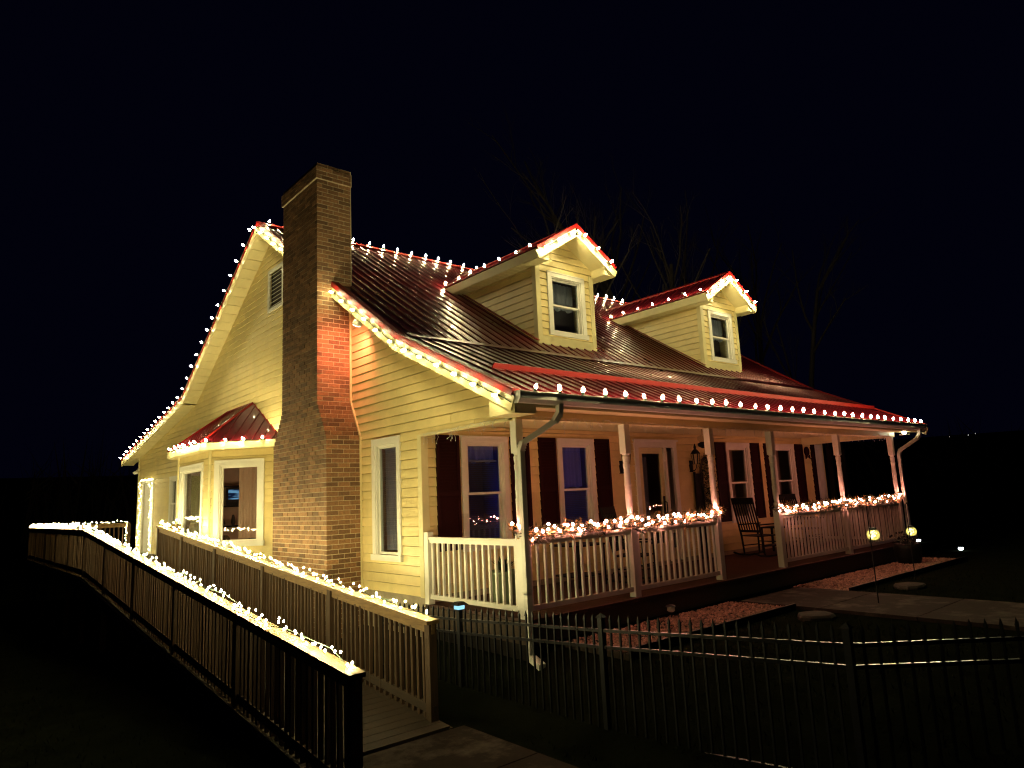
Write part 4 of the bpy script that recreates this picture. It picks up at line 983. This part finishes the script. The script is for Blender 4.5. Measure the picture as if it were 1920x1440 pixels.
rail_string([[(RXI,-.36+.12,dz(-.3)+H),(RXI,LY-.05,dz(LY)+H),(-1.1,LY-.05,dz(LY)+H)]],'dense small white bulbs along the inner ramp railing cap')
rail_string([[(RXO,LEND,dz(LEND)+H),(-.15,LEND,dz(LEND)+H)]],'small white bulbs along the far end railing of the landing',14,mt='bulb_door')
rail_string([[(-.07,17.62,.2),(-.07,17.62,2.50),(-.07,19.1,2.50),(-.07,19.1,.2)]],'small white bulbs wound around the side door frame',20,.07,.05,'bulb_door')
rail_string([[(-.18,LEND-.07,.2),(-.18,LEND-.07,1.15)]],'small white bulbs wound down the last landing railing post',20,.06,.04,'bulb_door')

# garlands with globe bulbs on the porch rails
gb=MB().lathe([(.003,-.019),(.0135,-.0135),(.019,0),(.0135,.0135),(.003,.019)],n=8).mesh('bulb','bulb_garland',True)
def garland(pts,label,nb,seed):
    rg=random.Random(seed); pts=[Vector(p) for p in pts]
    t=thing('garland',pts[0],label,'garland','lit garlands on the porch railings')
    seg=[(A,B,(B-A).length) for A,B in zip(pts,pts[1:])]; tot=sum(s[2] for s in seg)
    def at(s):
        for A,B,L in seg:
            if s<=L: return A.lerp(B,s/L)
            s-=L
        return pts[-1]
    lf=MB(); tn=MB()
    for i in range(int(tot*720)):
        s=rg.random()*tot; p=at(s)+Vector((rg.gauss(0,.02),rg.gauss(0,.035),rg.gauss(.025,.036)+.02*math.sin(s*7)))
        d=Vector((rg.gauss(0,.6),rg.gauss(0,.6),rg.gauss(.25,.6))).normalized(); q=p+d*rg.uniform(.05,.15); w=d.orthogonal().normalized()*rg.uniform(.005,.013); mid=p.lerp(q,.5)
        (tn if rg.random()<.36 else lf).add([p,mid-w,q,mid+w],[(0,1,2,3)])
    tag(lf.obj('foliage','leaf',t),kind='stuff'); tag(tn.obj('gold_leaves','tinsel',t),kind='stuff')
    sp=[]
    while len(sp)<nb:
        s=tot*(len(sp)+rg.random())/nb; p=at(s)+Vector((rg.gauss(0,.02),rg.uniform(-.07,.045),rg.uniform(-.01,.11))); sp.append(p); place('bulb',gb,t,loc=p)
    MB().tube([at(tot*i/60)+Vector((0,0,.012*math.sin(i))) for i in range(61)],.012,5).obj('stem','bark',t)
ZG=.965
garland([(-.03,.06,1.02),(.02,-.08,.92),(.20,-.07,.92),(.42,-.02,ZG+.02),(1.2,-.01,ZG),(2.08,-.075,ZG+.01),(3.2,-.01,ZG),(3.8,-.01,ZG+.01),(4.12,-.06,1.05),(4.26,-.06,1.04)],'warm lit garland on the porch railing left of the walk',72,11)
garland([(6.02,-.07,ZG+.03),(6.3,-.02,ZG),(7.5,-.01,ZG),(8.72,-.075,ZG+.01),(10.2,-.01,ZG),(11.3,-.02,ZG+.01),(11.52,-.07,1.0)],'warm lit garland on the porch railing right of the walk',76,12)
# unlit icicle strings on the porch beam
def icicles(A,B,label,seed):
    rg=random.Random(seed); A=Vector(A);B=Vector(B); t=thing('icicle_light_string',A,label,'string lights','unlit icicle strings under the porch beam')
    w=MB(); bl=MB(); L=(B-A).length; n=int(L/.035); main=[]
    for i in range(n+1):
        p=A.lerp(B,i/n)+Vector((rg.gauss(0,.006),rg.gauss(0,.006),rg.gauss(0,.012))); main.append(p)
        if rg.random()<.34:
            q=p; pt=[p]
            for k in range(rg.randint(1,4)):
                q=q+Vector((rg.gauss(0,.03),rg.gauss(0,.012),-rg.uniform(.02,.05))); pt.append(q)
            w.tube(pt,.0025,3); bl.octa(pt[-1],.006,0,1,1,2)
    w.tube(main,.003,3); w.obj('wire','wire_white',t); tag(bl.obj('bulbs','candle',t),kind='stuff')
icicles((-.045,.06,2.43),(-.045,2.0,2.41),'unlit white icicle wires along the porch gable end beam',21)
icicles((.2,-.085,2.43),(4.1,-.085,2.42),'unlit white icicle wires along the front porch beam, left half',22)
icicles((4.3,-.085,2.43),(11.3,-.085,2.42),'unlit white icicle wires along the front porch beam, right half',23)

# ------------------------------------------------------------------ bare trees
def tree(x,y,h,label,seed,lean=(0,0),spread=1.0):
    rg=random.Random(seed); g0=gz(x,y); t=thing('bare_tree',(x,y,g0),label,'tree','bare trees behind the house')
    tk=MB(); br=MB()
    def limb(p,d,L,r,depth,mb):
        n=5; pts=[p]; q=p; dd=d.copy()
        for i in range(n):
            dd=(dd+Vector((rg.gauss(0,.10),rg.gauss(0,.10),rg.gauss(.03,.05)))).normalized(); q=q+dd*L/n; pts.append(q)
        mb.tube(pts,[lerp(r,r*.38,i/n) for i in range(n+1)],7 if depth==0 else (5 if depth<2 else 3))
        if depth<4:
            kn=(9 if depth==0 else rg.randint(3,5))
            for k in range(kn):
                f=rg.uniform(.38 if depth==0 else .2,1.0); i=min(n-1,int(f*n)); pp=pts[i].lerp(pts[i+1],f*n-i)
                a=rg.uniform(0,6.283); side=dd.orthogonal().normalized(); side=Matrix.Rotation(a,3,dd)@side
                nd=(dd*rg.uniform(.7,1.1)+side*rg.uniform(.35,.8)*spread+Vector((0,0,.25))).normalized()
                limb(pp,nd,L*rg.uniform(.32,.55)*(1.15-f*.4),r*rg.uniform(.28,.45)*(1.1-f*.4),depth+1,br)
    limb(Vector((x,y,g0-.3)),Vector((lean[0],lean[1],1)).normalized(),h*.86,h*.0125+.05,0,tk)
    tk.obj('trunk','bark',t,True); br.obj('branches','bark',t)
TREES=[(28.5,17.5,24.5,'tall bare tree rising highest between the two dormers',(-.06,.02)),(18.6,18.5,17,'bare tree leaning behind the left dormer peak',(-.04,0)),
 (21.5,20.5,19,'bare tree just right of the left dormer peak',(.05,0)),(25,16.5,17,'slender bare tree left of the tallest tree',(-.1,.0)),
 (33,17,19,'bare tree directly behind the right dormer peak',(.02,0)),(36.5,20,20,'bare tree right behind the right dormer',(.05,0)),
 (40,16.5,18,'leaning bare tree farthest right behind the roof',(.12,0)),(44,21,21,'bare tree standing well right of the right dormer',(.04,0)),(30.5,23,21,'bare tree set farther back behind the tallest tree',(.03,0))]
for i,(x,y,h,lab,ln) in enumerate(TREES): tree(x,y,h,lab,40+i,ln)
# dark far-off wood around the yard
rg=random.Random(99); wd=MB()
for i in range(520):
    a=rg.uniform(R(-5),R(150)); r=rg.uniform(62,95); x,y=CAM.x+r*math.cos(a),CAM.y+r*math.sin(a); z0=gz(x,y)-.5; h=rg.uniform(5,12)*(1-.55*sm(R(30),R(0),a)); w=rg.uniform(.5,1.6)
    for k in range(5):
        b_=rg.uniform(0,6.28); t0=rg.uniform(.15,.7); sx,sy2=math.cos(b_)*w,math.sin(b_)*w
        wd.add([(x-sx*.12,y-sy2*.12,z0),(x+sx*.12,y+sy2*.12,z0),(x+sx*1.2*rg.uniform(.4,1.2),y+sy2*1.2,z0+h*rg.uniform(.7,1))],[(0,1,2)])
        wd.add([(x,y,z0+h*t0),(x+sx*.1,y+sy2*.1,z0+h*t0+.3),(x+sx*2.2,y+sy2*2.2,z0+h*min(1,t0+.35))],[(0,1,2)])
tag(wd.obj('wood','soil'),'far-off dark wood around the yard',kind='stuff')
# distant lamps on the far hillside
for k,(px,pyy) in enumerate(((1781,819),(1816,816),(1829,814),(1841,814),(1847,813.5))):
    d=(cf*1289.2+cr2*(px-960)-cu2*(pyy-720)).normalized(); dist=200+k*6
    p=CAM+d*dist; g0=gz(p.x,p.y)
    lab=['faint lamp standing apart on the far hillside','faint second lamp on the far hillside','faint third lamp on the far hillside','brighter fourth lamp on the far hillside','last faint lamp on the far hillside'][k]
    t=thing('distant_lamp',(p.x,p.y,g0),lab,'lamp','faint lamps on the far hillside')
    MB().tube([(p.x,p.y,min(g0,p.z-3)),(p.x,p.y,p.z)],.08,5).obj('pole','black_metal',t)
    MB().octa(p,[.10,.13,.15,.22,.18][k]).obj('lamp_head','far_lamp',t)
print('boards',n1,n2,'bricks',len(BR))
